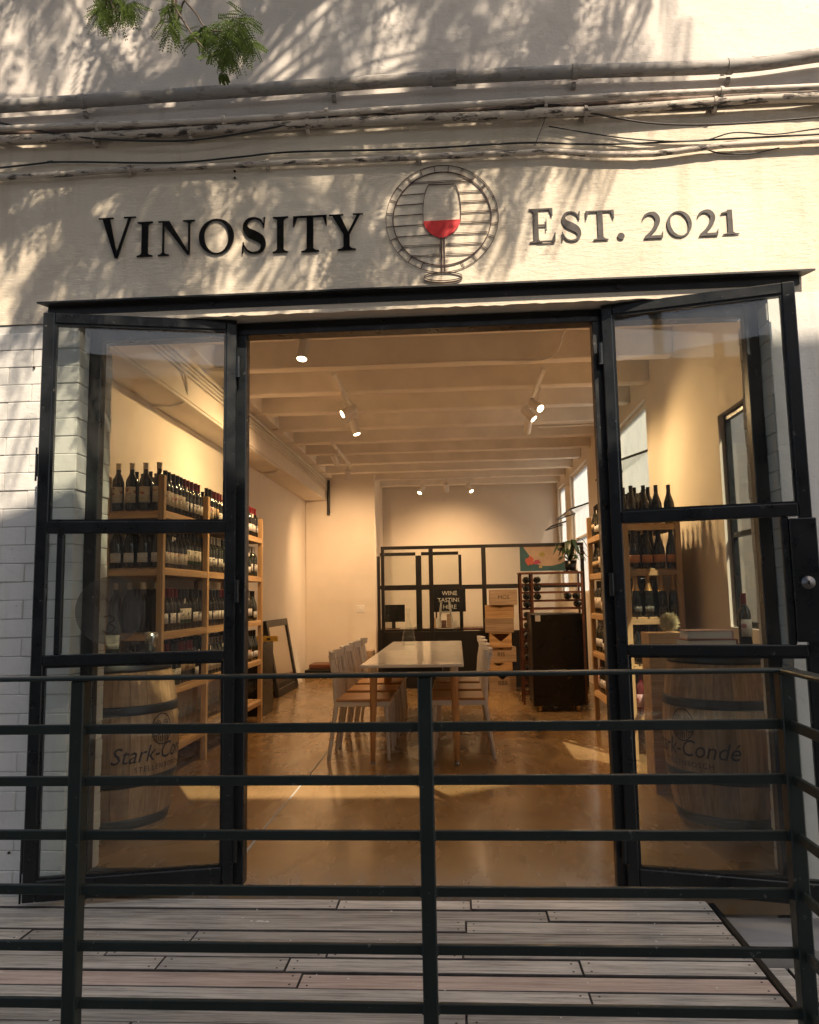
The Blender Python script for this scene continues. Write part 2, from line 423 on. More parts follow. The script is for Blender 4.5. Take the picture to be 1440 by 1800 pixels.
# ---- door leaves swung out against the sidelights
def door(label, hinge, free, mirror):
    hx, hy = hinge; dx, dy = free[0]-hx, free[1]-hy; w = math.hypot(dx, dy); ang = math.atan2(dy, dx)
    t = thing('glazed_door', label, 'door', (hx, hy, 0), 'black steel glazed door leaves swung outward', ang)
    o = 1 if mirror else -1                     # which local y side faces the street
    T0, T1 = -0.020, 0.020
    def P(name, x0, x1, z0, z1, m=S, t0=T0, t1=T1, c=0.004, parent=t):
        return part(name, Bx(x0, x1, t0, t1, z0, z1, c=c), m, parent, local=True)
    zt = 2.548; zb = 0.006
    P('hinge_stile', 0, 0.048, zb, zt); P('lock_stile', w-0.05, w, zb, zt)
    P('top_rail', 0.0485, w-0.0505, zt-0.048, zt, t0=-0.019, t1=0.019); P('bottom_rail', 0.0485, w-0.0505, zb, zb+0.085, t0=-0.019, t1=0.019)
    P('transom', 0.0485, w-0.0505, 1.545, 1.598, t0=-0.023, t1=0.023); P('transom', 0.0485, w-0.0505, 0.972, 1.018, t0=-0.023, t1=0.023)
    lb = 0.09
    P('lock_rail', w-lb-0.028, w-lb, 1.0185, 1.5445, t0=-0.018, t1=0.018)
    if mirror: P('lock_plate', w-lb+0.0005, w+0.012, 1.03, 1.535, t0=-0.026, t1=0.012)
    g = MATS['door_glass']
    P('pane', 0.040, w-0.042, 1.5985, zt-0.044, g, -0.003, 0.003, 0); P('pane', 0.040, w-lb-0.024, 1.0, 1.56, g, -0.003, 0.003, 0)
    if not mirror: P('pane', w-lb-0.004, w-0.042, 1.0, 1.56, g, -0.003, 0.003, 0)
    P('pane', 0.040, w-0.042, zb+0.08, 0.985, g, -0.003, 0.003, 0)
    for z in (0.16, 1.28, 2.32):                # knuckle hinges
        part('hinge', MB().tube([(-0.008, o*-0.022, z-0.05), (-0.008, o*-0.022, z+0.05)], 0.011, 10), S, t, local=True)
    # glazing beads
    mb = MB()
    for z0, z1 in ((1.5985, zt-0.0485), (zb+0.0855, 0.9715)):
        mb.box(0.0485, 0.058, -0.012, 0.012, z0, z1); mb.box(w-0.060, w-0.0505, -0.012, 0.012, z0, z1)
        mb.box(0.0585, w-0.0605, -0.012, 0.012, z1-0.009, z1); mb.box(0.0585, w-0.0605, -0.012, 0.012, z0, z0+0.009)
    part('glazing_bead', mb, S, t, local=True)
    return t, w, o
dl, wl_, ol = door('black glazed steel door leaf with round grey sticker, left of the opening', (-1.006, 3.398), (-1.838, 3.205), False)
dr, wr_, orr = door('black glazed steel door leaf with lock plate, right of the opening', (0.690, 3.398), (1.468, 3.205), True)
# tower bolt on the left leaf, lock cylinder on the right one
b = part('tower_bolt', MB().box(wl_+0.001, wl_+0.010, -0.010, 0.012, 1.80, 1.90, c=0.002).tube([(wl_+0.012, 0, 1.78), (wl_+0.012, 0, 1.93)], 0.0045, 8), S, dl, local=True)
part('tower_bolt', MB().box(wl_+0.001, wl_+0.010, -0.010, 0.012, 0.12, 0.26, c=0.002).tube([(wl_+0.012, 0, 0.0), (wl_+0.012, 0, 0.28)], 0.0045, 8), S, dl, local=True)
esc = part('lock_escutcheon', MB().lathe([(0.0, 0.010), (0.010, 0.010), (0.012, 0.006), (0.024, 0.005), (0.027, 0.0)], 20), MATS['lock_metal'], dr, local=True)
esc.location = (wr_-0.035, -0.026, 1.27); esc.rotation_euler = (R(90), 0, 0)
kh = part('keyhole', Bx(-0.003, 0.003, -0.008, 0.008, 0.0095, 0.0125), MATS['black_lacquer'], esc, local=True)
# round film sticker with its letters on the left leaf (street side is local +y there)
sp = []
cpx = pxy(193, 1078, 3.27)
u0 = ((cpx.x+1.006)**2+(3.27-3.398)**2)**0.5
ring = [(u0+0.145*math.cos(a*math.pi/24), 1.205+0.148*math.sin(a*math.pi/24)) for a in range(48)]
mb = MB(); vs = [(x, 0.0045, z) for x, z in ring]+[(x, 0.0052, z) for x, z in ring]
mb.add(vs, [list(range(48)), list(range(95, 47, -1))]+[[i, (i+1) % 48, 48+(i+1) % 48, 48+i] for i in range(48)])
st = part('round_sticker', mb, MATS['sticker_film'], dl, local=True)
def stroke2d(pts, w, fn, d0, d1, mb, closed=False):
    """flat line of width w (number or list) along 2D points"""
    n = len(pts); ws = w if isinstance(w, (list, tuple)) else [w]*n; L = []; Q = []
    for i in range(n):
        a = pts[(i-1) % n] if closed or i > 0 else pts[0]; b = pts[(i+1) % n] if closed or i < n-1 else pts[-1]
        dx, dy = b[0]-a[0], b[1]-a[1]; l = math.hypot(dx, dy) or 1
        L.append((pts[i][0]-dy/l*ws[i]/2, pts[i][1]+dx/l*ws[i]/2)); Q.append((pts[i][0]+dy/l*ws[i]/2, pts[i][1]-dx/l*ws[i]/2))
    if closed: L.append(L[0]); Q.append(Q[0])
    return mb.strip(L, Q, fn, d0, d1)
def catmull(P, k=6):
    out = []
    for i in range(len(P)-1):
        p0, p1, p2, p3 = P[max(i-1, 0)], P[i], P[i+1], P[min(i+2, len(P)-1)]
        for j in range(k):
            t = j/k
            out.append(tuple(0.5*(2*b+(c-a)*t+(2*a-5*b+4*c-d)*t*t+(3*b-a-3*c+d)*t**3) for a, b, c, d in zip(p0, p1, p2, p3)))
    out.append(tuple(P[-1])); return out
mb = MB(); fn = lambda u, v, d: (u0-u, 0.0052+d, 1.205+v)          # mirrored in u: local x runs away from the hinge
stroke2d([(-0.045, -0.005), (-0.045, 0.085), (0.0, 0.03), (0.045, 0.085), (0.045, -0.005)], 0.0045, fn, 0, 0.0012, mb)
stroke2d(catmull([(-0.022, -0.03), (0.0, -0.022), (0.02, -0.04), (0.0, -0.056), (0.024, -0.076), (0.0, -0.098), (-0.028, -0.088)]), 0.0045, fn, 0, 0.0012, mb)
part('sticker_lettering', mb, MATS['brand_ink'], st, local=True)
# ---- shop room
floor = struct('floor', Bx(-2.6, 2.0, FY+0.02, 14.2, -0.08, 0.0), MATS['polished_floor'])
mb = MB(); pts = [pxz(*q, 0.0) for q in ((388, 1556), (415, 1520), (470, 1450), (520, 1392), (560, 1342), (600, 1290), (640, 1243))]
L = [(p.x-0.006+rnd.uniform(-0.003, 0.003), p.y) for p in pts]; Q = [(p.x+0.006+rnd.uniform(-0.003, 0.003), p.y) for p in pts]
mb.strip(L, Q, lambda u, v, d: (u, v, d), 0.0005, 0.004)
part('floor_joint', mb, MATS['mortar'], floor)
CZ = 3.46
ceil = struct('ceiling', Bx(-2.75, 2.1, FY+WT, 14.2, CZ, CZ+0.12), MATS['ceiling_paint'])
for k in range(11):
    y = 5.46+0.79*k
    part('beam', MB().box(-2.13, 1.849, y, y+0.13, 3.215+rnd.uniform(-0.006, 0.006), CZ-0.002, c=0.008), MATS['ceiling_paint'], ceil)
part('edge_beam', MB().box(-2.499, -2.15, FY+WT+0.002, 12.448, 2.87, 3.23, c=0.006), MATS['inner_wall'], ceil)
part('edge_beam', MB().box(-2.499, -2.04, FY+WT+0.002, 12.448, 3.232, CZ-0.003, c=0.006), MATS['ceiling_paint'], ceil)
IW = MATS['inner_wall']
struct('wall_left', Bx(-2.75, -2.5, FY+WT, 14.2, 0, CZ), IW)
struct('wall_return', MB().box(-2.499, -1.33, 12.45, 13.799, 0, CZ-0.001, c=0.01), IW)
struct('wall_back', Bx(-2.499, 1.849, 13.8, 14.05, 0, CZ-0.001), IW)
# inside of the wall above the opening is the shop wall itself; right wall with four windows
RX0, RX1 = 1.85, 1.94
wins = [(3.80, 5.32, 1.0, 2.46), (7.25, 8.66, 1.25, 3.10), (10.55, 12.15, 1.25, 3.12), (12.75, 13.62, 1.25, 3.12)]
wr = thing('wall_right', 'cream side wall with tall bright windows behind the right shelving', 'wall', (RX0, 3.7, 0))
edges = [FY+WT+0.001]+[v for w in wins for v in (w[0], w[1])]+[14.05]
mb = MB()
for i in range(0, len(edges), 2): mb.box(RX0, RX1, edges[i], edges[i+1], 0, CZ-0.001)
for y0, y1, z0, z1 in wins:
    mb.box(RX0, RX1, y0, y1, 0, z0); mb.box(RX0, RX1, y0, y1, z1, CZ-0.001)
part('masonry', mb, IW, wr)
for k, (y0, y1, z0, z1) in enumerate(wins):
    x = RX0+0.04; m = S if k == 0 else MATS['white_paint']
    f = MB()
    for a, b, c, d in ((y0+0.001, y0+0.04, z0+0.001, z1-0.001), (y1-0.04, y1-0.001, z0+0.001, z1-0.001), (y0+0.0405, y1-0.0405, z0+0.001, z0+0.04), (y0+0.0405, y1-0.0405, z1-0.04, z1-0.001),
                       (y0+0.0405, y1-0.0405, (1.62 if k == 0 else 2.1)-0.016, (1.62 if k == 0 else 2.1)+0.016)):
        f.box(x, x+0.035, a, b, c, d)
    w = part('window', f, m, wr)
    part('pane', Bx(x+0.015, x+0.019, y0+0.035, y1-0.035, z0+0.035, z1-0.035), MATS['frosted_glass' if k else 'clear_glass'], w)
    if k:       # hopper sash tilted into the room
        zc = {1: 2.62, 2: 2.52, 3: 2.48}[k]
        M = Matrix.Translation((RX0+0.07, 0, zc)) @ Matrix.Rotation(R(-18), 4, 'Y')
        sash = MB()
        for a, b, c, d in ((-0.34, -0.325, y0+0.05, y1-0.05), (-0.324, 0.0, y0+0.05, y0+0.065), (-0.324, 0.0, y1-0.065, y1-0.05)):
            sash.box(a, b, c, d, -0.011, 0.011, M=M)
        s_ = part('tilted_sash', sash, S, w)
        part('pane', Bx(-0.325, 0, y0+0.06, y1-0.06, -0.003, 0.003, M=M), MATS['clear_glass'], s_)
# ---- timber deck in front of the shop
deck = thing('timber_deck', 'weathered grey plank deck in front of the shop opening', 'deck', (0, 2.5, -0.5))
DW = MATS['weathered_deck']; rnd = random.Random(11)
plain('dark_gap_edge', (0.06, 0.05, 0.042), 0.95, var=0.4, scale=20)  # plank side colour, kept dark so the gaps between boards read as shade
def darken_edges(o):
    """edges darkened by grime and painted-in gap shade: everything but the worn top face"""
    o.data.materials.append(MATS['dark_gap_edge'])
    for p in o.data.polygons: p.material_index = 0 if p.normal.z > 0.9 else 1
y = 3.326; row = 0; pitch = 0.1045; nails = MB()
while y > 1.75:
    js = [-2.9, -1.62+0.5*(row % 3)-0.12*row % 0.3, (-1.06 if row % 2 else -0.52)+rnd.uniform(-0.05, 0.05), (0.02 if row % 2 == 0 else 0.36)+rnd.uniform(-0.04, 0.04), 0.985]
    if row in (3, 6, 9, 12): js.pop(3)
    js = [j for j in js if j in (-2.9, 0.985) or min(abs(j-q) for q in js if q != j) > 0.42]; js.sort()
    for a, b in zip(js, js[1:]):
        if b-a < 0.12: continue
        dz = rnd.uniform(-0.003, 0.003); dy = rnd.uniform(-0.0015, 0.0015)
        M = Matrix.Translation(((a+b)/2, y-pitch/2+dy, DZ-0.016+dz)) @ Matrix.Rotation(rnd.uniform(-0.004, 0.004)*min(1, 1.0/(b-a)), 4, 'Z') @ Matrix.Rotation(rnd.uniform(-0.02, 0.02), 4, 'X')
        hw = (b-a)/2-0.0012; hd = pitch/2-rnd.uniform(0.0022, 0.0052)
        darken_edges(part('plank', MB().box(-hw, hw, -hd, hd, -0.016, 0.016, c=0.003, M=M), DW, deck, recalc=False))
        for x in (a+0.03, b-0.03):
            for q in (-0.028, 0.028):
                p = M @ Vector((x-(a+b)/2, q, 0.016)); nails.tube([p-Vector((0, 0, 0.003)), p+Vector((0, 0, 0.0008))], 0.0042, 6)
    y -= pitch; row += 1
nl = part('nail_heads', nails, MATS['hoop_iron'], deck); nl['kind'] = 'stuff'
for k in range(8):
    part('joist', Bx(-2.9+0.52*k, -2.85+0.52*k, 1.76, 3.3, -0.19, -0.042), DW, deck)
part('edge_trim', MB().box(0.987, 1.012, 1.70, 3.30, -0.16, DZ+0.004, c=0.003), MATS['hoop_iron'], deck)
part('fascia', Bx(-2.9, 0.985, 1.70, 1.74, -0.3, -0.04), DW, deck)
side = thing('side_ramp', 'lower grey boards running beside the deck end, right corner', 'ramp', (1.5, 2.2, -0.5))
for k in range(6):
    a = 1.02+0.165*k
    M = Matrix.Translation((a+0.082, 2.2, -0.17)) @ Matrix.Rotation(R(rnd.uniform(-0.4, 0.4)), 4, 'X')
    b = MB().box(-0.079, 0.079, -0.95, 0.86, -0.018, 0.018, c=0.004, M=Matrix.Translation((a+0.082, 2.2, -0.17)))
    darken_edges(part('plank', b, MATS['weathered_deck'], side, recalc=False))
part('bearer', Bx(1.02, 2.0, 1.3, 1.4, -0.5, -0.19), DW, side); part('bearer', Bx(1.02, 2.0, 2.9, 3.0, -0.5, -0.19), DW, side)
mb = MB().box(1.016, 2.1, 3.07, FY-0.002, -0.5, -0.075, c=0.02)
single('concrete_plinth', mb, MATS['ground_concrete'], 'low grey concrete plinth at the foot of the right pier', 'plinth')
# ---- steel railing
rl = thing('steel_railing', 'dark green steel railing with flat bars in front of the deck', 'railing', (0, 1.9, DZ))
RS = MATS['rail_steel']; RY = 1.90
zs = [0.933, 0.806, 0.676, 0.546, 0.414, 0.282, 0.150]
px_ = (-2.0, -0.966, -0.086, 0.784)
for x in px_:
    part('post', MB().box(x-0.0175, x+0.0175, RY-0.004, RY+0.036, -0.3, 1.043, c=0.003), RS, rl)
for a, b in zip(px_, px_[1:]):
    for k, z in enumerate(zs):
        dz = 0.0
        part('bar', MB().box(a+0.0182, b-0.0182, RY+0.008, RY+0.020, z-0.0235+dz, z+dz, c=0.002), RS, rl)
part('top_rail', MB().box(-2.2, 0.812, RY-0.008, RY+0.034, 1.0435, 1.0535, c=0.003), RS, rl)
M = Matrix.Translation((0.784, RY-0.012, 0)) @ Matrix.Rotation(R(0), 4, 'Z')
ex, ey = 0.755, 0.55
d = Vector((ex-0.784, ey-RY, 0)); ln = d.length; A = Matrix.Translation((0.784, RY-0.006, 0)) @ Matrix.Rotation(math.atan2(d.y, d.x), 4, 'Z')
for z in zs: part('bar', MB().box(0.003, ln, -0.006, 0.006, z-0.0235, z, c=0.002, M=A), RS, rl)
part('top_rail', MB().box(0.004, ln, -0.02, 0.022, 1.0435, 1.0535, c=0.003, M=A), RS, rl)
part('post', MB().box(ln-0.035, ln, -0.0175, 0.0175, -0.5, 1.042, c=0.003, M=A), RS, rl)
w = MB()
for x in px_[1:]:
    for z in zs:
        for k in range(4):
            for sd in (-1, 1):
                q = Vector((x+sd*0.0185, RY+0.007, z-0.003-k*0.006)); w.tube([q, q+Vector((sd*0.003, -0.001, 0))], [0.0035, 0.0015], 6)
part('weld_bead', w, RS, rl)['kind'] = 'stuff'
# ================================================================ sign lettering
W_ = MATS
def stem(x0, x1, s0, s1, bottom=True, top=True, y0=0.0, y1=1.0):
    rows = []
    def R_(y, a, b): rows.append((y, a, b))
    if bottom: R_(y0, s0, s1); R_(y0+0.028, s0, s1); R_(y0+0.05, x0-(x0-s0)*0.35, x1+(s1-x1)*0.35); R_(y0+0.10, x0, x1)
    else: R_(y0, x0, x1)
    if top: R_(y1-0.10, x0, x1); R_(y1-0.05, x0-(x0-s0)*0.35, x1+(s1-x1)*0.35); R_(y1-0.028, s0, s1); R_(y1, s0, s1)
    else: R_(y1, x0, x1)
    return ([(a, y) for y, a, b in rows], [(b, y) for y, a, b in rows])
def quad(a, b, c, d): return ([a, d], [b, c])         # a-b bottom edge, d-c top edge
def ringg(rx, ry, ix, iy, tilt=0.0, n=40):
    L = []; Q = []
    for i in range(n+1):
        w = 2*math.pi*i/n
        L.append((0.5+rx*math.cos(w), 0.5+ry*math.sin(w)))
        x, y = ix*math.cos(w), iy*math.sin(w)
        Q.append((0.5+x*math.cos(tilt)-y*math.sin(tilt), 0.5+x*math.sin(tilt)+y*math.cos(tilt)))
    return (L, Q)
def swept(P, Wd, k=6):
    pts = catmull([(p[0], p[1], w) for p, w in zip(P, Wd)], k); n = len(pts); L = []; Q = []
    for i in range(n):
        a, b = pts[max(i-1, 0)], pts[min(i+1, n-1)]; dx, dy = b[0]-a[0], b[1]-a[1]; l = math.hypot(dx, dy) or 1
        w = pts[i][2]/2; L.append((pts[i][0]-dy/l*w, pts[i][1]+dx/l*w)); Q.append((pts[i][0]+dy/l*w, pts[i][1]-dx/l*w))
    return (L, Q)
GLY = {
 'I': [stem(0.29, 0.71, 0.0, 1.0)],
 'V': [quad((0.455, 0.0), (0.53, 0.0), (0.30, 0.972), (0.10, 0.972)), quad((0.47, 0.03), (0.53, 0.0), (0.87, 0.972), (0.80, 0.972)),
       quad((0.0, 0.972), (0.40, 0.972), (0.40, 1.0), (0.0, 1.0)), quad((0.68, 0.972), (1.0, 0.972), (1.0, 1.0), (0.68, 1.0))],
 'N': [stem(0.115, 0.165, 0.0, 0.30, True, False), quad((0.80, 0.0), (0.885, 0.0), (0.30, 1.0), (0.08, 1.0)), stem(0.825, 0.875, 0.68, 1.0, False, True, 0.04),
       quad((0.0, 0.972), (0.2, 0.972), (0.2, 1.0), (0.0, 1.0))],
 'O': [ringg(0.5, 0.515, 0.345, 0.475, 0.10)],
 'S': [swept([(0.86, 0.76), (0.76, 0.90), (0.52, 0.978), (0.28, 0.93), (0.16, 0.77), (0.27, 0.60), (0.52, 0.50), (0.78, 0.38), (0.86, 0.22), (0.74, 0.065), (0.48, 0.02), (0.25, 0.09), (0.11, 0.25)],
              [0.04, 0.06, 0.05, 0.09, 0.17, 0.24, 0.26, 0.24, 0.18, 0.09, 0.05, 0.06, 0.04]),
       quad((0.85, 0.70), (0.895, 0.70), (0.93, 1.0), (0.87, 0.98)), quad((0.05, 0.0), (0.10, 0.03), (0.12, 0.32), (0.075, 0.32))],
 'T': [stem(0.41, 0.60, 0.24, 0.77, True, False, 0.0, 0.955), quad((0.0, 0.955), (1.0, 0.955), (1.0, 1.0), (0.0, 1.0)),
       quad((0.0, 0.70), (0.025, 0.70), (0.12, 0.956), (0.0, 0.956)), quad((0.975, 0.70), (1.0, 0.70), (1.0, 0.956), (0.88, 0.956))],
 'Y': [stem(0.42, 0.60, 0.25, 0.78, True, False, 0.0, 0.44), quad((0.42, 0.44), (0.60, 0.42), (0.33, 0.972), (0.09, 0.972)), quad((0.53, 0.44), (0.60, 0.44), (0.91, 0.972), (0.82, 0.972)),
       quad((0.0, 0.972), (0.42, 0.972), (0.42, 1.0), (0.0, 1.0)), quad((0.70, 0.972), (1.0, 0.972), (1.0, 1.0), (0.70, 1.0))],
 'E': [stem(0.17, 0.36, 0.0, 0.50), quad((0.30, 0.955), (0.90, 0.955), (0.92, 1.0), (0.30, 1.0)), quad((0.88, 0.76), (0.91, 0.76), (0.92, 0.97), (0.78, 0.97)),
       quad((0.34, 0.487), (0.66, 0.487), (0.66, 0.53), (0.34, 0.53)), quad((0.64, 0.34), (0.67, 0.34), (0.67, 0.68), (0.64, 0.68)),
       quad((0.30, 0.0), (0.98, 0.0), (0.98, 0.045), (0.30, 0.045)), quad((0.84, 0.03), (0.985, 0.03), (1.0, 0.27), (0.965, 0.27))],
 '.': [ringg(0.5, 0.5, 0.02, 0.02, 0, 20)],
 '2': [swept([(0.02, 0.70), (0.12, 0.87), (0.36, 0.965), (0.62, 0.92), (0.76, 0.74), (0.68, 0.50), (0.42, 0.24), (0.10, 0.04)], [0.03, 0.08, 0.10, 0.19, 0.24, 0.20, 0.12, 0.08]),
       quad((0.04, 0.0), (0.96, 0.0), (0.97, 0.11), (0.12, 0.11)), quad((0.92, 0.0), (0.97, 0.02), (1.0, 0.25), (0.965, 0.25))],
 '0': [ringg(0.5, 0.51, 0.345, 0.46, 0.35)],
 '1': [stem(0.36, 0.66, 0.06, 1.0, True, False), quad((0.0, 0.84), (0.38, 0.86), (0.66, 1.0), (0.02, 0.885))],
}
def glyph(ch, x0, x1, zb, zt, mat, parent, depth=0.014):
    mb = MB()
    for k, (L, Q) in enumerate(GLY[ch]):
        mb.strip(L, Q, lambda u, v, d: (x0+(x1-x0)*u, FY-d, zb+(zt-zb)*v), 0.0006*k, depth+0.0006*k)
    return part('letter', mb, mat, parent)
def word(label, spec, mat, name, depth):
    P0 = pxy((spec[0][1]+spec[-1][2])/2, (spec[0][3]+spec[-1][4])/2, FY)
    t = thing(name, label, 'sign', (P0.x, FY, P0.z))
    for ch, xa, xb, yt, yb in spec:
        a = pxy(xa, (yt+yb)/2, FY); b = pxy(xb, (yt+yb)/2, FY); xm = (xa+xb)/2
        glyph(ch, a.x, b.x, pxy(xm, yb, FY).z, pxy(xm, yt, FY).z, mat, t, depth)
word('glossy black serif lettering VINOSITY on the plastered wall',
     [('V', 174, 239, 383.5, 454.5), ('I', 242, 269, 391, 452), ('N', 279, 343, 389, 449.5), ('O', 350.5, 412, 386.5, 447), ('S', 424, 470, 383, 446.5), ('I', 480, 507, 382, 445), ('T', 516, 575, 380, 443.5), ('Y', 579, 639, 377.5, 440.5)],
     W_['lettering_black'], 'sign_lettering', 0.007)
word('dark brown serif lettering EST. 2021 on the plastered wall',
     [('E', 930, 976, 367, 427), ('S', 985, 1023, 372, 424.5), ('T', 1030, 1080, 370.5, 422.5), ('.', 1085.5, 1098, 409.5, 421.5), ('2', 1129, 1165, 374, 419.5), ('0', 1172, 1216, 371.5, 417), ('2', 1226, 1262, 370, 415), ('1', 1268, 1298, 369, 412.5)],
     W_['lettering_brown'], 'sign_lettering', 0.004)
# ---- barrel and wine glass emblem
def Z3(zx, zy): p = pxy(660+zx/6, 280+zy/6, FY); return (p.x, p.z)
em = thing('wall_emblem', 'painted emblem of a wine glass with red wine before a barrel end', 'emblem', (-0.02, FY, 2.95))
fnw = lambda u, v, d: (u, FY-d, v)
ELM = W_['emblem_line']
cx_, cz_ = Z3(702, 625)
def circ(r, n=72): return [(cx_+r*math.cos(2*math.pi*i/n), cz_+r*math.sin(2*math.pi*i/n)) for i in range(n)]
ro = Z3(1298, 625)[0]-cx_; ri = Z3(1222, 625)[0]-cx_
mb = MB(); stroke2d(circ(ro), 0.0020, fnw, 0, 0.0035, mb, True); part('outer_ring', mb, ELM, em)
mb = MB(); stroke2d(circ(ri), 0.0042, fnw, 0, 0.004, mb, True); part('inner_ring', mb, ELM, em)
for k in range(24):
    a = 2*math.pi*(k+0.45)/24
    if 4.45 < a < 5.0: continue
    mb = MB(); e = 0.0058
    for s in ((-0.5, 0.5) if math.cos(a) > 0.35 else (0,)):
        tx_, tz_ = -math.sin(a)*e*s*1.2, math.cos(a)*e*s*1.2
        stroke2d([(cx_+(ri+0.003)*math.cos(a)+tx_, cz_+(ri+0.003)*math.sin(a)+tz_), (cx_+(ro-0.001)*math.cos(a)+tx_, cz_+(ro-0.001)*math.sin(a)+tz_)], 0.003 if s == 0 else 0.0013, fnw, 0, 0.003, mb)
    part('stave_mark', mb, ELM, em)
def bowl_half(z):                      # half width of the drawn bowl in emblem zoom pixels
    for (z0, w0), (z1, w1) in zip(BW, BW[1:]):
        if z0 <= z <= z1: return w0+(w1-w0)*(z-z0)/(z1-z0)
    return 0
BW = [(265, 135), (340, 172), (450, 193), (560, 200), (655, 195), (720, 172), (780, 120), (815, 60), (822, 10)]
for zy in (238, 355, 460, 570, 680, 793, 903, 1010):
    half = math.sqrt(max(0, 1-((zy-625)/515)**2))*515
    segs = [(702-half+6, 702+half-6)]
    if 265 < zy < 815: hw = bowl_half(zy)+6; segs = [(702-half+6, 702-hw), (702+hw, 702+half-6)]
    elif zy > 815: segs = [(702-half+6, 685), (742, 702+half-6)]
    for a, b in segs:
        mb = MB(); sl = -0.055
        for d_ in ((0,) if b < 640 else (-7, 7)):
            stroke2d([Z3(a, zy+sl*(a-702)*0.9+d_+ (6 if b < 640 else 0)), Z3(b, zy+sl*(b-702)*0.9+d_)], 0.0030 if b < 640 else 0.0014, fnw, 0, 0.003, mb)
        part('board_line', mb, ELM, em)
L = [Z3(702-w, z) for z, w in BW]; Q = [Z3(702+w, z) for z, w in BW]
mb = MB(); stroke2d(catmull(L[:5], 5), 0.0022, fnw, 0, 0.0045, mb); stroke2d(catmull(Q[:5], 5), 0.0030, fnw, 0, 0.0045, mb)
stroke2d([Z3(562, 272), Z3(702, 268), Z3(835, 262)], 0.0026, fnw, 0, 0.004, mb); part('bowl_outline', mb, ELM, em)
wl2 = [(650, 195), (690, 186), (730, 165), (775, 125), (810, 75), (835, 12)]
mb = MB().strip([Z3(702-w, z+w*0.045) for z, w in wl2], [Z3(702+w, z-w*0.06) for z, w in wl2], fnw, 0, 0.0052)
part('red_wine', mb, W_['emblem_red'], em)
mb = MB().strip([Z3(690, 822), Z3(697, 1195)], [Z3(703, 822), Z3(710, 1195)], fnw, 0, 0.0056); mb.strip([Z3(722, 822), Z3(728, 1195)], [Z3(733, 822), Z3(739, 1195)], fnw, 0, 0.0056)
part('stem_outline', mb, ELM, em)
mb = MB()
stroke2d([Z3(715+200*math.cos(a*math.pi/20), 1238-5*math.cos(a*math.pi/20)+44*math.sin(a*math.pi/20)) for a in range(40)], 0.0022, fnw, 0, 0.0062, mb, True)
stroke2d([Z3(715+203*math.cos(a*math.pi/20), 1256-6*math.cos(a*math.pi/20)+50*math.sin(a*math.pi/20)) for a in range(0, 21)], 0.0022, fnw, 0, 0.0062, mb)
part('foot_outline', mb, ELM, em)
# ================================================================ pipes, conduits and cables on the wall
def dirty(name, a, b, c):
    t = NT(name); v = t.vec((0.6, 1, 1)); n1 = t.noise(v, 5, 6, 0.7); n2 = t.noise(t.vec((0.3, 1, 1)), 30, 5, 0.7)
    col = t.mix(t.rampf(n1, 0.35, 0.65), a, b); col = t.mix(t.rampf(n2, 0.52, 0.60), col, c)
    t.set(col=col, rough=0.7); t.bump(n2, 0.4, 0.004); return t.m
dirty('pipe_paint', (0.25, 0.245, 0.235), (0.36, 0.325, 0.285), (0.20, 0.18, 0.16))
dirty('conduit_paint', (0.48, 0.43, 0.37), (0.62, 0.56, 0.48), (0.28, 0.24, 0.20))
dirty('flaking_paint', (0.40, 0.35, 0.29), (0.54, 0.47, 0.39), (0.045, 0.036, 0.03))
dirty('shadow_gap_paint', (0.10, 0.075, 0.06), (0.20, 0.13, 0.095), (0.035, 0.03, 0.026))  # dark brown for the tube that draws the shadow gap
def run(y, pts, rr, wob=0.0, seed=0, k=8):
    rn = random.Random(seed); P = [pxy(px, py, y) for px, py in pts]
    C = catmull([tuple(p) for p in P], k)
    return [Vector((a, b+rn.uniform(-wob, wob), c+rn.uniform(-wob, wob))) for a, b, c in C]
def ext(pts, l=True, r=True):
    (x0, y0), (x1, y1) = pts[0], pts[1]; (xa, ya), (xb, yb) = pts[-2], pts[-1]
    out = list(pts)
    if l: out.insert(0, (x0-900, y0-900*(y1-y0)/(x1-x0)))
    if r: out.append((xb+160, yb+160*(yb-ya)/(xb-xa)))
    return out
PIPE = ext([(0, 187), (145, 178), (400, 161), (760, 138), (1010, 126), (1290, 116), (1440, 97)])
pp = thing('drain_pipe', 'thick grey weathered pipe running along the top of the wall', 'pipe', (0, FY-0.05, 3.67))
part('pipe', MB().tube(run(FY-0.055, PIPE, 0.03), 0.030, 16), W_['pipe_paint'], pp)
for px, py in ((145, 178), (585, 149), (1010, 126), (1283, 117)):
    p = pxy(px, py, FY-0.055)
    mb = MB().tube([(p.x-0.012, FY-0.055, p.z), (p.x+0.012, FY-0.055, p.z)], 0.034, 16); mb.box(p.x-0.010, p.x+0.010, FY-0.03, FY-0.0, p.z-0.055, p.z-0.030, c=0.002); mb.box(p.x-0.010, p.x+0.010, FY-0.03, FY, p.z+0.030, p.z+0.045, c=0.002)
    part('clamp', mb, W_['pipe_paint'], pp)
a = pxy(760, 138, FY-0.055); b = pxy(802, 136, FY-0.055)
part('coupling', MB().tube([a, b], 0.036, 16), W_['pipe_paint'], pp)
def conduit(name, label, pts, y, r, mat, wob=0.0, cl=(), cat='conduit', seed=3, grp='conduits and cables along the wall'):
    t = thing(name, label, cat, tuple(pxy(*pts[len(pts)//2], y)), grp)
    part('run', MB().tube(run(y, pts, r, wob, seed), r, 10), mat, t)
    for px, py in cl:
        p = pxy(px, py, y)
        part('saddle', MB().tube([(p.x-0.007, y, p.z), (p.x+0.007, y, p.z)], r+0.004, 10).box(p.x-0.007, p.x+0.007, y, FY, p.z-r-0.012, p.z+r+0.012, c=0.001), mat, t)
    return t
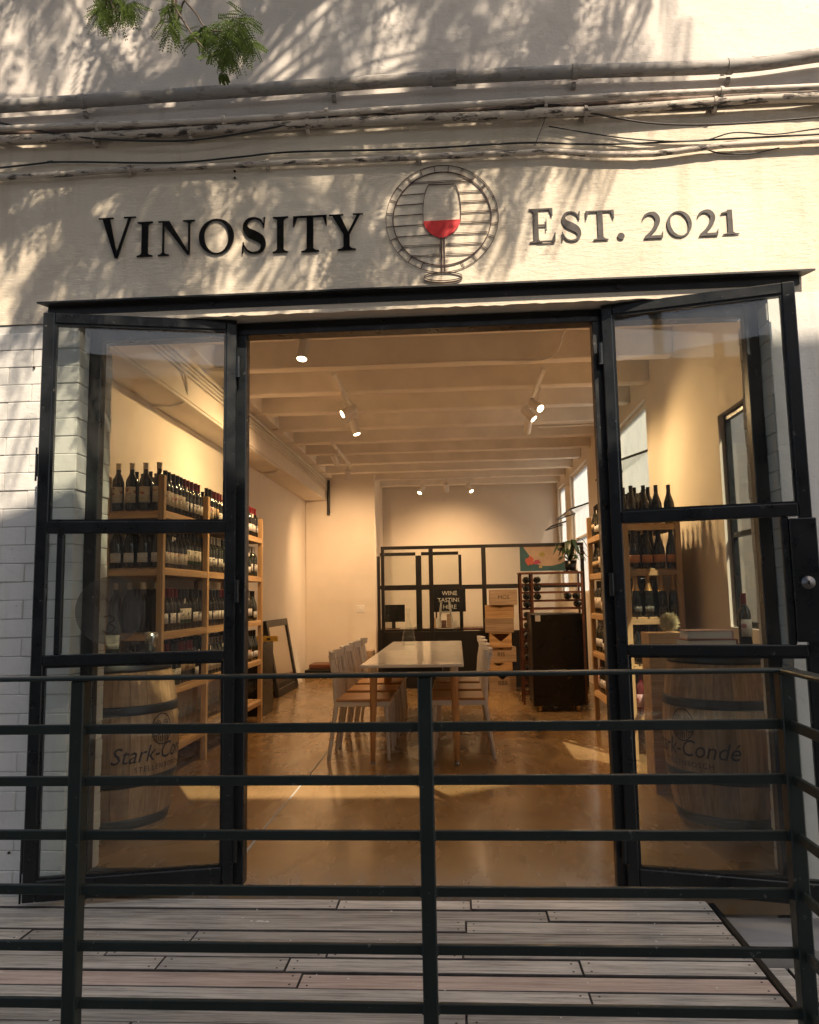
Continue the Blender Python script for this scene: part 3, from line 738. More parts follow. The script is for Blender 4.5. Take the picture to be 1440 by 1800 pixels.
conduit('conduit', 'pale straight conduit below the thick pipe', ext([(0, 226), (350, 213), (720, 190), (1080, 169), (1440, 152)]), FY-0.062, 0.0135, W_['conduit_paint'], cl=((170, 220), (393, 209), (574, 197), (960, 176), (1270, 160)))
conduit('conduit', 'flaking dark conduit close under the pale straight one', ext([(0, 246), (165, 240), (330, 231), (540, 218), (720, 209), (1030, 196), (1300, 176), (1440, 170)]), FY-0.042, 0.021, W_['flaking_paint'], 0.0012, ((165, 240), (334, 231), (540, 218), (1030, 196), (1257, 179)))
conduit('conduit', 'dark tube added for the shadow gap and peeled strip behind the pale conduit', ext([(0, 237), (300, 225), (720, 201), (1080, 182), (1440, 163)]), FY-0.016, 0.015, W_['shadow_gap_paint'], 0.0015)  # added tube: its dark colour stands in for shade between the conduits
conduit('conduit', 'pale conduit behind the bundle near the right wall end', ext([(940, 196), (1100, 191), (1250, 182), (1330, 174), (1440, 173)], False), FY-0.04, 0.016, W_['conduit_paint'], 0.002)
conduit('conduit', 'uneven pale conduit just above the sign lettering', ext([(0, 313), (215, 299), (470, 288), (720, 277), (960, 267), (1050, 271), (1150, 270), (1270, 256), (1440, 246)]), FY-0.024, 0.0135, W_['flaking_paint'], 0.0014, ((228, 298), (470, 288), (738, 277)))
CB = W_['cable_black']
conduit('cable', 'black cable sagging across the left conduits', ext([(0, 216), (60, 228), (160, 243), (300, 248), (390, 240), (530, 215), (620, 200), (720, 203)], True, False), FY-0.055, 0.0045, CB, cat='cable')
conduit('cable', 'thin black cable above the lowest conduit', ext([(0, 295), (95, 285), (300, 286), (420, 276), (515, 267), (720, 262), (920, 251), (1010, 253), (1120, 252), (1440, 236)]), FY-0.012, 0.0045, CB, cat='cable')
conduit('cable', 'grey cable drooping from the tie toward the right edge', ext([(720, 206), (860, 201), (965, 184), (1040, 199), (1150, 217), (1280, 218), (1440, 206)], False), FY-0.05, 0.0045, W_['lettering_brown'], cat='cable')
conduit('cable', 'fine dark wire looping over the right wall', ext([(965, 222), (1100, 243), (1225, 248), (1290, 233), (1360, 236), (1440, 226)], False), FY-0.02, 0.003, CB, cat='cable')
conduit('cable', 'fine dark wire hanging below the lowest conduit at right', ext([(1240, 262), (1270, 270), (1320, 270), (1370, 260)], False, False), FY-0.01, 0.003, CB, cat='cable')
conduit('cable', 'dark thick cable lying along the upper right bundle', ext([(1010, 204), (1150, 193), (1250, 189), (1330, 178), (1440, 162)], False), FY-0.035, 0.008, CB, 0.001, cat='cable')
conduit('cable_tie', 'short wire tie hanging between the conduits', [(963, 172), (961, 200), (940, 256)], FY-0.045, 0.002, CB, cat='wire')
# ================================================================ shelving
PX, PYm, PZ = MATS['pine_x'], MATS['pine_y'], MATS['pine_z']
def shelving(label, xf, xb, posts, zt, levels, group, tops):
    """pine shelving: xf = x of the aisle side, xb = x at the wall, posts = list of y"""
    t = thing('shelving_unit', label, 'shelving', ((xf+xb)/2, posts[0], 0), group)
    s = 1 if xb > xf else -1
    for k, y in enumerate(posts):
        for x in (xf, xb-s*0.044):
            a, b = sorted((x, x+s*0.044)); h = tops[k]
            part('post', MB().box(a, b, y-0.022, y+0.022, 0, h, c=0.003), PZ, t)
    for z in levels:
        for y0, y1 in zip(posts, posts[1:]):
            for x in (xf+s*0.002, xb-s*0.030):
                a, b = sorted((x, x+s*0.022)); part('shelf_rail', MB().box(a, b, y0+0.0225, y1-0.0225, z-0.052, z-0.012, c=0.002), PYm, t)
            n = 5; w = (abs(xb-xf)-0.012)/n
            for i in range(n):
                a, b = sorted((xf+s*(0.006+i*w), xf+s*(0.006+i*w+w-0.010))); part('slat', MB().box(a, b, y0+0.003, y1-0.003, z-0.0115, z, c=0.002), PYm, t)
        for y in posts:
            a, b = sorted((xf+s*0.0445, xb-s*0.0445)); part('end_rail', MB().box(a, b, y-0.020, y-0.001, z-0.055, z-0.013, c=0.002), PX, t)
    return t
LXF, LXB = -2.02, -2.46
LY = (5.13, 6.07, 7.0, 7.80); LZ = (1.875, 1.475, 1.03, 0.635, 0.23)
shelving('tall pine shelving full of wine bottles along the left wall', LXF, LXB, LY, 2.1, LZ, 'pine shelving units', (2.12, 2.09, 2.08, 2.08))
RXF, RXB = 1.28, 1.72
RYs = (5.92, 6.70, 7.46); RZ = (1.775, 1.425, 1.055, 0.70, 0.33)
shelving('tall pine shelving full of wine bottles along the right wall', RXF, RXB, RYs, 2.0, RZ, 'pine shelving units', (1.86, 1.86, 1.98))
# ================================================================ bottles
def bottle_glass(name, col, rough=0.09):
    t = NT(name); t.set(col=col, rough=rough, spec=0.6, coat=0.3); return t.m
bottle_glass('glass_black', (0.006, 0.007, 0.006)); bottle_glass('glass_green', (0.012, 0.018, 0.009)); bottle_glass('glass_rose', (0.16, 0.03, 0.03)); bottle_glass('glass_amber', (0.05, 0.022, 0.008))
def label_mat(name, base, ink, kind=0, acc=(0.35, 0.05, 0.04)):
    """printed paper: a heading band, lines of small print and a device"""
    t = NT(name); sp = t.node('ShaderNodeSeparateXYZ'); t.l.new(t.tc.outputs['Object'], sp.inputs[0])
    r = t.rand(); z = sp.outputs[2]
    lines = t.math('GREATER_THAN', t.math('SINE', t.math('MULTIPLY', z, 620.0)), 0.55)
    dots = t.rampf(t.noise(t.vec((1, 1, 0.3), rnd=True), 170, 2), 0.48, 0.52)
    low = t.math('LESS_THAN', z, 0.095); txt = t.math('MULTIPLY', t.math('MULTIPLY', lines, dots), low)
    dev = t.rampf(t.noise(t.vec((1, 1, 1), rnd=True), 34, 2, 0.4), 0.56, 0.60)
    mid = t.math('MULTIPLY', t.math('GREATER_THAN', z, 0.10), t.math('LESS_THAN', z, 0.145)); dev = t.math('MULTIPLY', dev, mid)
    c = t.mix(t.math('MULTIPLY', txt, 0.8), base, ink); c = t.mix(t.math('MULTIPLY', dev, 0.85), c, acc)
    if kind == 1:
        band = t.math('LESS_THAN', z, 0.072); c = t.mix(band, c, acc)
    t.set(col=c, rough=0.7); return t.m
LM = [label_mat('label_cream', (0.68, 0.62, 0.50), (0.06, 0.05, 0.04)), label_mat('label_white', (0.74, 0.72, 0.68), (0.05, 0.05, 0.05), 0, (0.05, 0.05, 0.05)), label_mat('label_kraft', (0.48, 0.36, 0.20), (0.06, 0.04, 0.02), 1, (0.25, 0.13, 0.05)),
      label_mat('label_green', (0.66, 0.62, 0.52), (0.05, 0.06, 0.04), 1, (0.06, 0.13, 0.07)), label_mat('label_orange', (0.62, 0.25, 0.07), (0.1, 0.03, 0.01), 0, (0.7, 0.55, 0.35)), label_mat('label_pink', (0.66, 0.42, 0.40), (0.1, 0.03, 0.03)), label_mat('label_black', (0.03, 0.03, 0.03), (0.6, 0.55, 0.4), 0, (0.6, 0.5, 0.3))]
CM = [plain('capsule_red', (0.17, 0.012, 0.016), 0.35, var=0.1), plain('capsule_black', (0.012, 0.012, 0.012), 0.35), plain('capsule_wax', (0.72, 0.62, 0.46), 0.5), plain('capsule_gold', (0.60, 0.36, 0.13), 0.32, 0.7), plain('capsule_grey', (0.30, 0.28, 0.26), 0.35, 0.5)]
SHAPE = {
 'bordeaux': ([(0, 0.004), (0.030, 0.0), (0.0365, 0.006), (0.0368, 0.180), (0.034, 0.200), (0.022, 0.222), (0.0155, 0.238), (0.0145, 0.295), (0.016, 0.297), (0.016, 0.303), (0, 0.303)], 0.0368, 0.238),
 'burgundy': ([(0, 0.004), (0.034, 0.0), (0.0405, 0.006), (0.0405, 0.135), (0.038, 0.160), (0.028, 0.195), (0.018, 0.225), (0.0145, 0.250), (0.0142, 0.290), (0.016, 0.292), (0.016, 0.299), (0, 0.299)], 0.0405, 0.245),
 'champagne': ([(0, 0.004), (0.037, 0.0), (0.044, 0.006), (0.044, 0.130), (0.041, 0.160), (0.030, 0.200), (0.019, 0.238), (0.0165, 0.262), (0.016, 0.305), (0.0175, 0.308), (0.0175, 0.318), (0, 0.320)], 0.044, 0.205)}
ME = {}
def ltag(k, mat, body, z0, z1, arc):
    prof, r, zc = SHAPE[body]
    mb = MB(); n = 9; vs = []
    for rr in (r+0.0007, r+0.0013):
        for z in (z0, z1):
            for j in range(n+1):
                w = -arc/2+arc*j/n-math.pi/2; vs.append((rr*math.cos(w), rr*math.sin(w), z))
    m_ = n+1; fs = []
    for j in range(n): fs += [[2*m_+j, 2*m_+j+1, 3*m_+j+1, 3*m_+j], [j, m_+j, m_+j+1, j+1], [m_+j, 3*m_+j, 3*m_+j+1, m_+j+1], [j, j+1, 2*m_+j+1, 2*m_+j]]
    mb.add(vs, fs, True); me = mb.mesh('paper_label', False); me.materials.append(mat); return me
for b, (prof, r, zc) in SHAPE.items():
    for g in ('glass_black', 'glass_green', 'glass_rose', 'glass_amber'):
        me = MB().lathe(prof, 16).mesh('bottle', False); me.materials.append(MATS[g]); ME[b, g] = me
    for i, c in enumerate(CM):
        up = [(q[0]+0.0012, q[1]) for q in prof if q[1] >= zc-0.001]; up = [(up[0][0]*1.0, zc)]+up[1:-1]+[(0, up[-1][1]+0.001)]
        if i == 2: up = [q for q in up if q[1] > 0.262]; up = [(0.0157, 0.262)]+up
        if b == 'champagne': up = [(r_+0.0015, z_) for r_, z_ in prof if z_ >= 0.195][:-1]+[(0, 0.322)]
        me = MB().lathe(up, 14).mesh('capsule', False); me.materials.append(c); ME[b, 'cap', i] = me
    for i, l in enumerate(LM):
        z = {'bordeaux': (0.05, 0.15), 'burgundy': (0.035, 0.115), 'champagne': (0.035, 0.105)}[b]
        dz = (0, -0.012, 0.018, 0.0, 0.006, 0.0, -0.008)[i]; hh = (1.0, 0.72, 0.62, 1.1, 0.85, 0.95, 0.6)[i]; zc_ = (z[0]+z[1])/2+dz; hz = (z[1]-z[0])/2*hh
        ME[b, 'lab', i] = ltag(i, l, b, max(0.018, zc_-hz), zc_+hz, R((125, 100, 110, 135, 140, 130, 90)[i]))
    for i in range(2):
        ME[b, 'neck', i] = None
tgm = MB().box(-0.009, 0.009, -0.0285, -0.0275, 0.196, 0.232).mesh('neck_tag'); tgm.materials.append(MATS['paper_white'])
CAPW = ['red', 'black', 'wax', 'gold', 'grey']; LABW = ['cream', 'white', 'brown', 'two-tone', 'orange', 'pink', 'black']
def nth(k): return f'{k}{"th" if 10 <= k % 100 <= 20 else {1: "st", 2: "nd", 3: "rd"}.get(k % 10, "th")}'
def bottle(x, y, z, face, body, gl, cap, lab, label, group, sc=1.0, lean=0.0):
    o = bpy.data.objects.new('wine_bottle', ME[body, gl]); COL.objects.link(o); o.location = (x, y, z+0.0005); o.rotation_euler = (lean, 0, face); o.scale = (sc, sc, sc)
    tag(o, label, 'bottle', group)
    for nm, me in (('paper_label', ME[body, 'lab', lab] if lab is not None else None), ('capsule', ME[body, 'cap', cap] if cap is not None else None)):
        if me is not None:
            c = bpy.data.objects.new(nm, me); COL.objects.link(c); c.parent = o
    if rb.random() < 0.42 and body != 'champagne' and group and 'pine' in group:
        c = bpy.data.objects.new('neck_tag', tgm); COL.objects.link(c); c.parent = o; c.rotation_euler = (rb.uniform(-0.1, 0.1), 0, rb.uniform(-0.6, 0.6))
    return o
rb = random.Random(21)
lv = ['top', 'second', 'third', 'fourth', 'bottom']
def fill_row(side, xf, face, y0, y1, zs, styles, word_):
    for li, z in enumerate(zs):
        y = y0; run_ = None; left = 0; num = 0
        while y < y1:
            if left <= 0:
                run_ = rb.choice(styles[li]); left = rb.randint(2, 5)
            body, gl, cap, lab = run_
            d = 2*SHAPE[body][1]+0.006
            if any(abs(y+d/2-p) < 0.055 for p in side): y += 0.05; continue
            num += 1
            bottle(xf+rb.uniform(-0.006, 0.006), y+d/2, z, face+rb.uniform(-0.25, 0.25), body, gl, cap, lab,
                   f'{CAPW[cap]} capped bottle with {LABW[lab]} label, {nth(num)} from the street on the {lv[li]} {word_}', f'bottles on the {word_}, {lv[li]} shelf')
            y += d; left -= 1
reds = [('bordeaux', 'glass_black', 0, 0), ('bordeaux', 'glass_black', 1, 0), ('bordeaux', 'glass_black', 1, 1), ('bordeaux', 'glass_black', 0, 1), ('burgundy', 'glass_green', 1, 1), ('bordeaux', 'glass_black', 1, 3), ('burgundy', 'glass_black', 1, 0), ('bordeaux', 'glass_green', 4, 1), ('burgundy', 'glass_green', 4, 0), ('bordeaux', 'glass_black', 0, 2), ('burgundy', 'glass_black', 1, 3)]
fill_row(LY, LXF-0.062, math.pi/2, 5.235, 7.76, LZ[:4], [reds[:4]+reds[9:10], reds[4:9]+reds[2:4], reds[2:9]+reds[10:], reds[1:]], 'left pine shelf')
warm = [('bordeaux', 'glass_black', 1, 4), ('burgundy', 'glass_green', 4, 2), ('burgundy', 'glass_black', 1, 2), ('bordeaux', 'glass_black', 1, 0)]
fill_row(RYs, RXF+0.062, -math.pi/2, 6.02, 7.42, RZ, [warm[2:]+reds[4:7], warm[:1]+warm, warm[1:]+reds[7:9], reds[4:9], [('bordeaux', 'glass_rose', 0, 5), ('bordeaux', 'glass_rose', 0, 5)]+reds[1:3]], 'right pine shelf')
# bottles on the shelf ends that face the street
for li, sty, k in ((0, ('bordeaux', 'glass_black', 2, 0), 4), (1, ('burgundy', 'glass_black', 1, 1), 4), (2, ('bordeaux', 'glass_black', 2, None), 4), (3, ('burgundy', 'glass_green', 1, 0), 3)):
    for i in range(k):
        b, g, c, l = sty
        bottle(-2.375+0.0985*i, 5.165, LZ[li], rb.uniform(-0.15, 0.15), b, g, c, l, f'{CAPW[c]} capped large bottle, {nth(i+1)} from the wall on the street end, {lv[li]} left shelf', f'large bottles on the left shelf end, {lv[li]} level', 1.13)
for li, sty, k in ((0, ('burgundy', 'glass_black', 1, None), 4), (1, ('champagne', 'glass_black', 1, 4), 4), (2, ('champagne', 'glass_black', 3, 6), 4), (3, ('burgundy', 'glass_black', 1, 6), 4), (4, ('bordeaux', 'glass_rose', 0, 5), 4)):
    for i in range(k):
        b, g, c, l = sty
        w = 'unlabelled' if l is None else LABW[l]+' labelled'
        bottle(1.375+0.096*i, 5.965, RZ[li], rb.uniform(-0.15, 0.15), b, g, c, l, f'{w} {"gold necked" if c == 3 else "dark"} bottle, {nth(i+1)} from the aisle on the street end, {lv[li]} right shelf', f'bottles on the right shelf end, {lv[li]} level')
# bottles standing behind the first row
mb = MB()
for xs, ys, zs in (((LXF-0.165, LXF-0.27), (5.28, 7.76), LZ[:4]), ((RXF+0.165, RXF+0.27), (6.1, 7.42), RZ)):
    for x in xs:
        for z in zs:
            y = ys[0]
            while y < ys[1]:
                pr = SHAPE[rb.choice(('bordeaux', 'burgundy'))][0]; mb.lathe(pr, 8, (x+rb.uniform(-0.01, 0.01), y, z+0.001)); y += 0.092
o = part('back_row_bottles', mb, MATS['glass_black'], None, recalc=False); o['kind'] = 'stuff'; tag(o, 'dark bottles crowded behind the front rows on both shelvings', 'bottles')
# wine glasses on the lowest left shelf
gp = [(0.0, 0.0), (0.034, 0.001), (0.034, 0.003), (0.006, 0.008), (0.004, 0.015), (0.004, 0.085), (0.012, 0.092), (0.034, 0.115), (0.040, 0.140), (0.036, 0.175), (0.031, 0.195)]
gm = MB().lathe(gp, 14).mesh('wine_glass', False); gm.materials.append(MATS['clear_glass'])
for i in range(20):
    for j in range(2):
        y = 5.25+i*0.128
        if any(abs(y-p) < 0.07 for p in LY): continue
        o = bpy.data.objects.new('wine_glass', gm); COL.objects.link(o); o.location = (LXF-0.07-0.12*j, y, LZ[4]+0.0005)
        tag(o, f'clear wine glass, {nth(i+1)} from the street in the {["front", "back"][j]} row, lowest left shelf', 'wine glass', 'wine glasses on the lowest left shelf')
# ================================================================ barrels
def brad(z): t = (z-0.46)/0.46; return 0.345-0.06*t*t
BH = 0.92; NS = 22
def stave_mesh():
    mb = MB(); a = math.pi/NS*0.985; rows = 9; vs = []; fs = []
    for i in range(rows):
        z = BH*i/(rows-1); r = brad(z)
        for rr, aa in ((r, -a), (r*1.001, 0), (r, a), (r-0.022, a), (r-0.022, -a)): vs.append((rr*math.cos(aa), rr*math.sin(aa), z))
    for i in range(rows-1):
        for j in range(5): fs.append([i*5+j, i*5+(j+1) % 5, (i+1)*5+(j+1) % 5, (i+1)*5+j])
    fs += [[0, 1, 2, 3, 4], [5*(rows-1)+j for j in (4, 3, 2, 1, 0)]]
    mb.add(vs, fs); me = mb.mesh('stave'); me.materials.append(MATS['oak_stave']); return me
STV = stave_mesh()
def text_mesh(s, size, shear=0.0, space=1.0, bold=0.0):
    cu = bpy.data.curves.new('txt', 'FONT'); cu.body = s; cu.size = size; cu.shear = shear; cu.space_character = space; cu.align_x = 'CENTER'; cu.offset = bold; cu.resolution_u = 3
    o = bpy.data.objects.new('txt', cu); COL.objects.link(o)
    bpy.context.view_layer.update()
    me = bpy.data.meshes.new_from_object(o.evaluated_get(bpy.context.evaluated_depsgraph_get()))
    bpy.data.objects.remove(o); bpy.data.curves.remove(cu); return me
def barrel(label, cx, cy_, ang):
    t = thing('wine_barrel', label, 'barrel', (cx, cy_, 0), 'oak wine barrels inside the doors')
    for i in range(NS):
        o = link('stave', STV, t, True); o.rotation_euler = (0, 0, 2*math.pi*i/NS+0.07)
    part('barrel_head', MB().lathe([(0, BH-0.03), (0.27, BH-0.03)], 28).lathe([(0, 0.03), (0.27, 0.03)], 28), MATS['oak_stave'], t, True)
    for z0, z1 in ((0.855, 0.905), (0.625, 0.675), (0.245, 0.295), (0.02, 0.075)):
        pr = [(brad(z0+(z1-z0)*k/3)+0.003, z0+(z1-z0)*k/3) for k in range(4)]
        part('hoop', MB().lathe([(pr[0][0]-0.004, z0)]+pr+[(pr[-1][0]-0.004, z1)], 44), MATS['hoop_iron'], t, True)
    def wrap(x, z, d):
        r = brad(z)+0.003+d; w = ang+x/0.345; return (r*math.cos(w), r*math.sin(w), z)
    me = text_mesh('Stark-Condé', 0.125, 0.28, 1.0, 0.0)
    for v in me.vertices: v.co = wrap(v.co.x*0.92, 0.375+v.co.y, 0)
    part('branded_name', me, MATS['brand_ink'], t, True)
    me = text_mesh('STELLENBOSCH', 0.040, 0.0, 1.25, 0.0)
    for v in me.vertices: v.co = wrap(v.co.x, 0.322+v.co.y, 0)
    part('branded_place', me, MATS['brand_ink'], t, True)
    mb = MB(); zc = 0.535
    f = lambda u, v, d: wrap(u, zc+v, d)
    n = 40; stroke2d([(0.072*math.cos(2*math.pi*i/n), 0.083*math.sin(2*math.pi*i/n)) for i in range(n)], 0.006, f, 0, 0.001, mb, True)
    for sx, sy, s in ((-0.026, 0.028, 1), (0.026, 0.028, -1), (-0.045, -0.008, 1), (0.045, -0.008, -1)):
        P = [(sx+s*(0.004+0.022*k/22)*math.cos(0.55*k), sy+(0.004+0.022*k/22)*math.sin(0.55*k)) for k in range(23)]
        stroke2d(P, 0.0042, f, 0, 0.001, mb)
    stroke2d([(0, -0.05), (0, 0.0), (-0.01, 0.02)], 0.007, f, 0, 0.0012, mb); stroke2d([(-0.06, -0.035), (0, -0.022), (0.06, -0.035)], 0.005, f, 0, 0.0012, mb)
    for k in range(-3, 4): stroke2d([(k*0.015, -0.034), (k*0.013, -0.075+abs(k)*0.004)], 0.004, f, 0, 0.001, mb)
    part('branded_mark', mb, MATS['brand_ink'], t, True)
    return t
bL = (-1.985, 4.37); bR = (1.485, 4.42)
barrel('branded oak wine barrel inside the left sidelight', *bL, math.atan2(-bL[1], -bL[0])+R(44))
barrel('branded oak wine barrel with books on top inside the right sidelight', *bR, math.atan2(-bR[1], -bR[0])-R(41))
BT = BH-0.03
# round table boards on the barrels
for c, lab in ((bL, 'dark round board lying on the left barrel'), (bR, 'dark round board lying on the right barrel')):
    single('barrel_board', MB().lathe([(0, BT+0.001), (0.262, BT+0.001), (0.262, BH+0.012), (0.258, BH+0.016), (0, BH+0.016)], 36, (c[0], c[1], 0)), MATS['black_frame'], lab, 'board')
TB = BH+0.0165
# two thick books
for k, (z, w, d, h, a, col) in enumerate(((TB, 0.27, 0.20, 0.047, 0.06, 'book_red'), (TB+0.0475, 0.245, 0.185, 0.047, -0.05, 'book_pink'))):
    m_ = plain(col, ((0.30, 0.08, 0.06), (0.50, 0.32, 0.28))[k], 0.5)
    t = thing('thick_book', ('lower thick book with red cover on the right barrel', 'upper thick book with pale pink cover on the right barrel')[k], 'book', (1.365, 4.33, z), 'books on the right barrel', a)
    part('cover', MB().box(-w/2, w/2, -d/2, d/2, 0.0005, 0.005, c=0.001).box(-w/2, w/2, -d/2, d/2, h-0.005, h-0.0002, c=0.001).box(w/2-0.006, w/2, -d/2+0.0005, d/2-0.0005, 0.0052, h-0.0052), m_, t, True)
    part('pages', MB().box(-w/2+0.006, w/2-0.007, -d/2+0.005, d/2-0.005, 0.0053, h-0.0053), MATS['paper_white'], t, True)
bottle(1.622, 4.44, TB, 0.15, 'bordeaux', 'glass_black', 0, 0, 'red capped wine bottle standing by the books on the right barrel', None, 0.96)
# pine crate with a dried flower ball behind the right barrel
def crate(label, x0, x1, y0, y1, z0, z1, mat, notch=0.0, grp='wooden wine crates', text=None, open_top=False, loc=None):
    t = thing('wine_crate', label, 'crate', ((x0+x1)/2, (y0+y1)/2, z0), grp); th = 0.012
    z0 += 0.0008; h = z1-z0; xm = (x0+x1)/2; W = x1-x0
    if notch > 0:
        nw, nh = notch*W*0.5, notch*h*0.62
        L = [(x0, z1), (xm-nw, z1), (xm, z1-nh), (xm+nw, z1), (x1, z1)]; Q = [(x0, z0), (xm-nw, z0), (xm, z0), (xm+nw, z0), (x1, z0)]
        mb = MB().strip(L, Q, lambda u, v, d: (u, y0+d, v), 0, th)
    else: mb = MB().box(x0, x1, y0, y0+th, z0, z1, c=0.0015)
    fp = part('front_panel', mb, MATS[mat], t)
    part('back_panel', Bx(x0, x1, y1-th, y1, z0, z1), MATS[mat], t)
    part('side_panel', Bx(x0, x0+th, y0+th+0.0003, y1-th-0.0003, z0, z1), MATS[mat], t); part('side_panel', Bx(x1-th, x1, y0+th+0.0003, y1-th-0.0003, z0, z1), MATS[mat], t)
    part('base_panel', Bx(x0+th+0.0003, x1-th-0.0003, y0+th+0.0003, y1-th-0.0003, z0, z0+th), MATS[mat], t)
    if not open_top: part('lid', Bx(x0+th+0.0003, x1-th-0.0003, y0+th+0.0003, y1-th-0.0003, z1-th-0.002, z1-0.002), MATS[mat], t)
    if text:
        me = text_mesh(text, min(0.075, h*0.4))
        for v in me.vertices: v.co = (xm+v.co.x, y0-0.0015, z0+h*0.38+v.co.y)
        part('stencil', me, MATS['brand_ink'], fp)
    return t
crate('pine crate standing upright behind the right barrel', 1.20, 1.43, 4.93, 5.14, 0.0, 0.50, 'crate_pine')
crate('pine crate on top of another behind the right barrel', 1.205, 1.435, 4.935, 5.145, 0.50, 0.985, 'crate_pine')
rf = random.Random(5); mb = MB()
for i in range(1500):
    d = Vector((rf.gauss(0, 1), rf.gauss(0, 1), rf.gauss(0, 1))).normalized(); c = Vector((1.36, 5.03, 1.048))
    a = c+d*rf.uniform(0.01, 0.04); e = c+d*rf.uniform(0.048, 0.064)+Vector((rf.gauss(0, 0.006), rf.gauss(0, 0.006), rf.gauss(0, 0.006))); s = d.orthogonal().normalized()*0.0014
    mb.add([a-s*0.3, a+s*0.3, e+s, e-s], [[0, 1, 2, 3]])
single('dried_flower_ball', mb, plain('dried_flower', (0.52, 0.44, 0.24), 0.9), 'round dried flower ball on the pine crate behind the books', 'flower ball')
# steel beaker and two big bottles on the left barrel
single('steel_beaker', MB().lathe([(0, 0.001), (0.030, 0.001), (0.036, 0.09), (0.040, 0.125), (0.037, 0.125), (0.033, 0.09), (0.027, 0.006), (0, 0.006)], 22, (-1.80, 4.40, TB)), MATS['chrome'], 'shiny steel beaker on the edge of the left barrel', 'beaker')
for x, y, w in ((-2.13, 4.30, 'left'), (-2.00, 4.33, 'right')):
    bottle(x, y, TB, 0.3, 'burgundy', 'glass_green', None, 0, f'uncapped dark bottle with small cream label on the left barrel, {w} of two', 'bottles on the left barrel', 1.0)
# ================================================================ table and chairs
TX0, TX1, TY0, TY1, TZ = -0.725, 0.035, 5.60, 8.50, 0.75
tb = thing('dining_table', 'long glossy white table on tapered wooden legs', 'table', ((TX0+TX1)/2, 7.05, 0))
part('tabletop', MB().box(TX0, TX1, TY0, (TY0+TY1)/2-0.001, TZ-0.022, TZ, c=0.004), MATS['table_white'], tb)
part('tabletop', MB().box(TX0, TX1, (TY0+TY1)/2+0.001, TY1, TZ-0.022, TZ, c=0.004), MATS['table_white'], tb)
part('under_frame', MB().box(TX0+0.16, TX1-0.16, TY0+0.12, TY1-0.12, TZ-0.075, TZ-0.0225), MATS['black_frame'], tb)
for x, s in ((TX0+0.075, -1), (TX1-0.075, 1)):
    for y, q in ((5.84, -1), (6.95, 0), (7.15, 0), (8.26, 1)):
        top = Vector((x, y, TZ-0.0225)); bot = Vector((x+s*0.012, y+q*0.02, 0.022)); fe = top+(bot-top)*0.13
        l = part('leg', MB().tube([fe, bot], [0.030, 0.019], 14), MATS['leg_wood'], tb)
        part('ferrule', MB().tube([top, fe-(bot-top)*0.0005], [0.031, 0.0305], 14), MATS['chair_white'], l)
        part('glide', MB().lathe([(0.018, 0.022), (0.019, 0.014), (0.014, 0.010), (0.020, 0.006), (0.020, 0.0005), (0, 0.0005)], 14, (bot.x, bot.y, 0)), MATS['chrome'], l)
def make_chair():
    t = thing('spindle_chair', 'c', 'chair', (0, 0, 0), 'white spindle back chairs at the table')
    CW = MATS['chair_white']                       # local: faces +x, back at -x, 0.44 wide
    part('seat', MB().box(-0.20, 0.225, -0.205, 0.205, 0.447, 0.465, c=0.005), MATS['seat_wood'], t, True)
    part('seat_frame', MB().box(-0.20, 0.215, -0.198, 0.198, 0.405, 0.4465, c=0.004), CW, t, True)
    for s in (-1, 1):
        part('leg', MB().tube([(0.185, s*0.175, 0.42), (0.205, s*0.185, 0.001)], [0.019, 0.013], 10), CW, t, True)
        part('leg', MB().tube([(-0.262, s*0.185, 0.001), (-0.20, s*0.180, 0.42), (-0.215, s*0.185, 0.62), (-0.245, s*0.19, 0.80)], [0.014, 0.019, 0.016, 0.014], 10), CW, t, True)
    n = 13; vs_ = []; L = []
    rail = MB(); vs = []; fs = []
    for i in range(n):
        y = -0.225+0.45*i/(n-1); x = -0.265+0.05*(abs(y)/0.225)**2
        for dx, dz in ((-0.012, 0.765), (0.012, 0.765), (0.016, 0.825), (-0.014, 0.825)): vs.append((x+dx, y, dz))
    for i in range(n-1):
        for j in range(4): fs.append([i*4+j, i*4+(j+1) % 4, (i+1)*4+(j+1) % 4, (i+1)*4+j])
    fs += [[0, 1, 2, 3], [4*(n-1)+j for j in (3, 2, 1, 0)]]
    part('top_rail', rail.add(vs, fs), CW, t, True)
    for i in range(6):
        y = -0.135+0.054*i; part('spindle', MB().tube([(-0.19, y*0.9, 0.46), (-0.262+0.05*(abs(y)/0.225)**2, y*1.15, 0.775)], 0.0075, 8), CW, t, True)
    return t
ch0 = make_chair(); first = True
for k in range(4):
    for s, x, wd in ((1, -0.755, 'left'), (-1, -0.005, 'right')):
        c = ch0 if first else copy_tree(ch0); first = False
        c.location = (x, 6.12+0.56*k+(0.03 if s < 0 else 0), 0); c.rotation_euler = (0, 0, 0 if s > 0 else math.pi)
        c['label'] = f'white spindle back chair with wooden seat, {["nearest", "second", "third", "farthest"][k]} on the {wd} side of the table'
pr = [(0.0, 0.003), (0.050, 0.002), (0.060, 0.02), (0.062, 0.05), (0.048, 0.11), (0.022, 0.18), (0.013, 0.23), (0.014, 0.27), (0.024, 0.31)]
pr = [(a*1.12, b*1.2) for a, b in pr]
cf = single('carafe', MB().lathe(pr, 22, (-0.505, 7.80, TZ+0.001)), MATS['clear_glass'], 'clear glass carafe with water on the white table', 'carafe')
part('water', MB().lathe([(0, 0.006), (0.053, 0.006), (0.063, 0.024), (0.0645, 0.055), (0.059, 0.09), (0, 0.09)], 20, (-0.505, 7.80, TZ+0.001)), glass('water_clear', (0.93, 0.95, 0.94), 0.0, 1.33), cf)
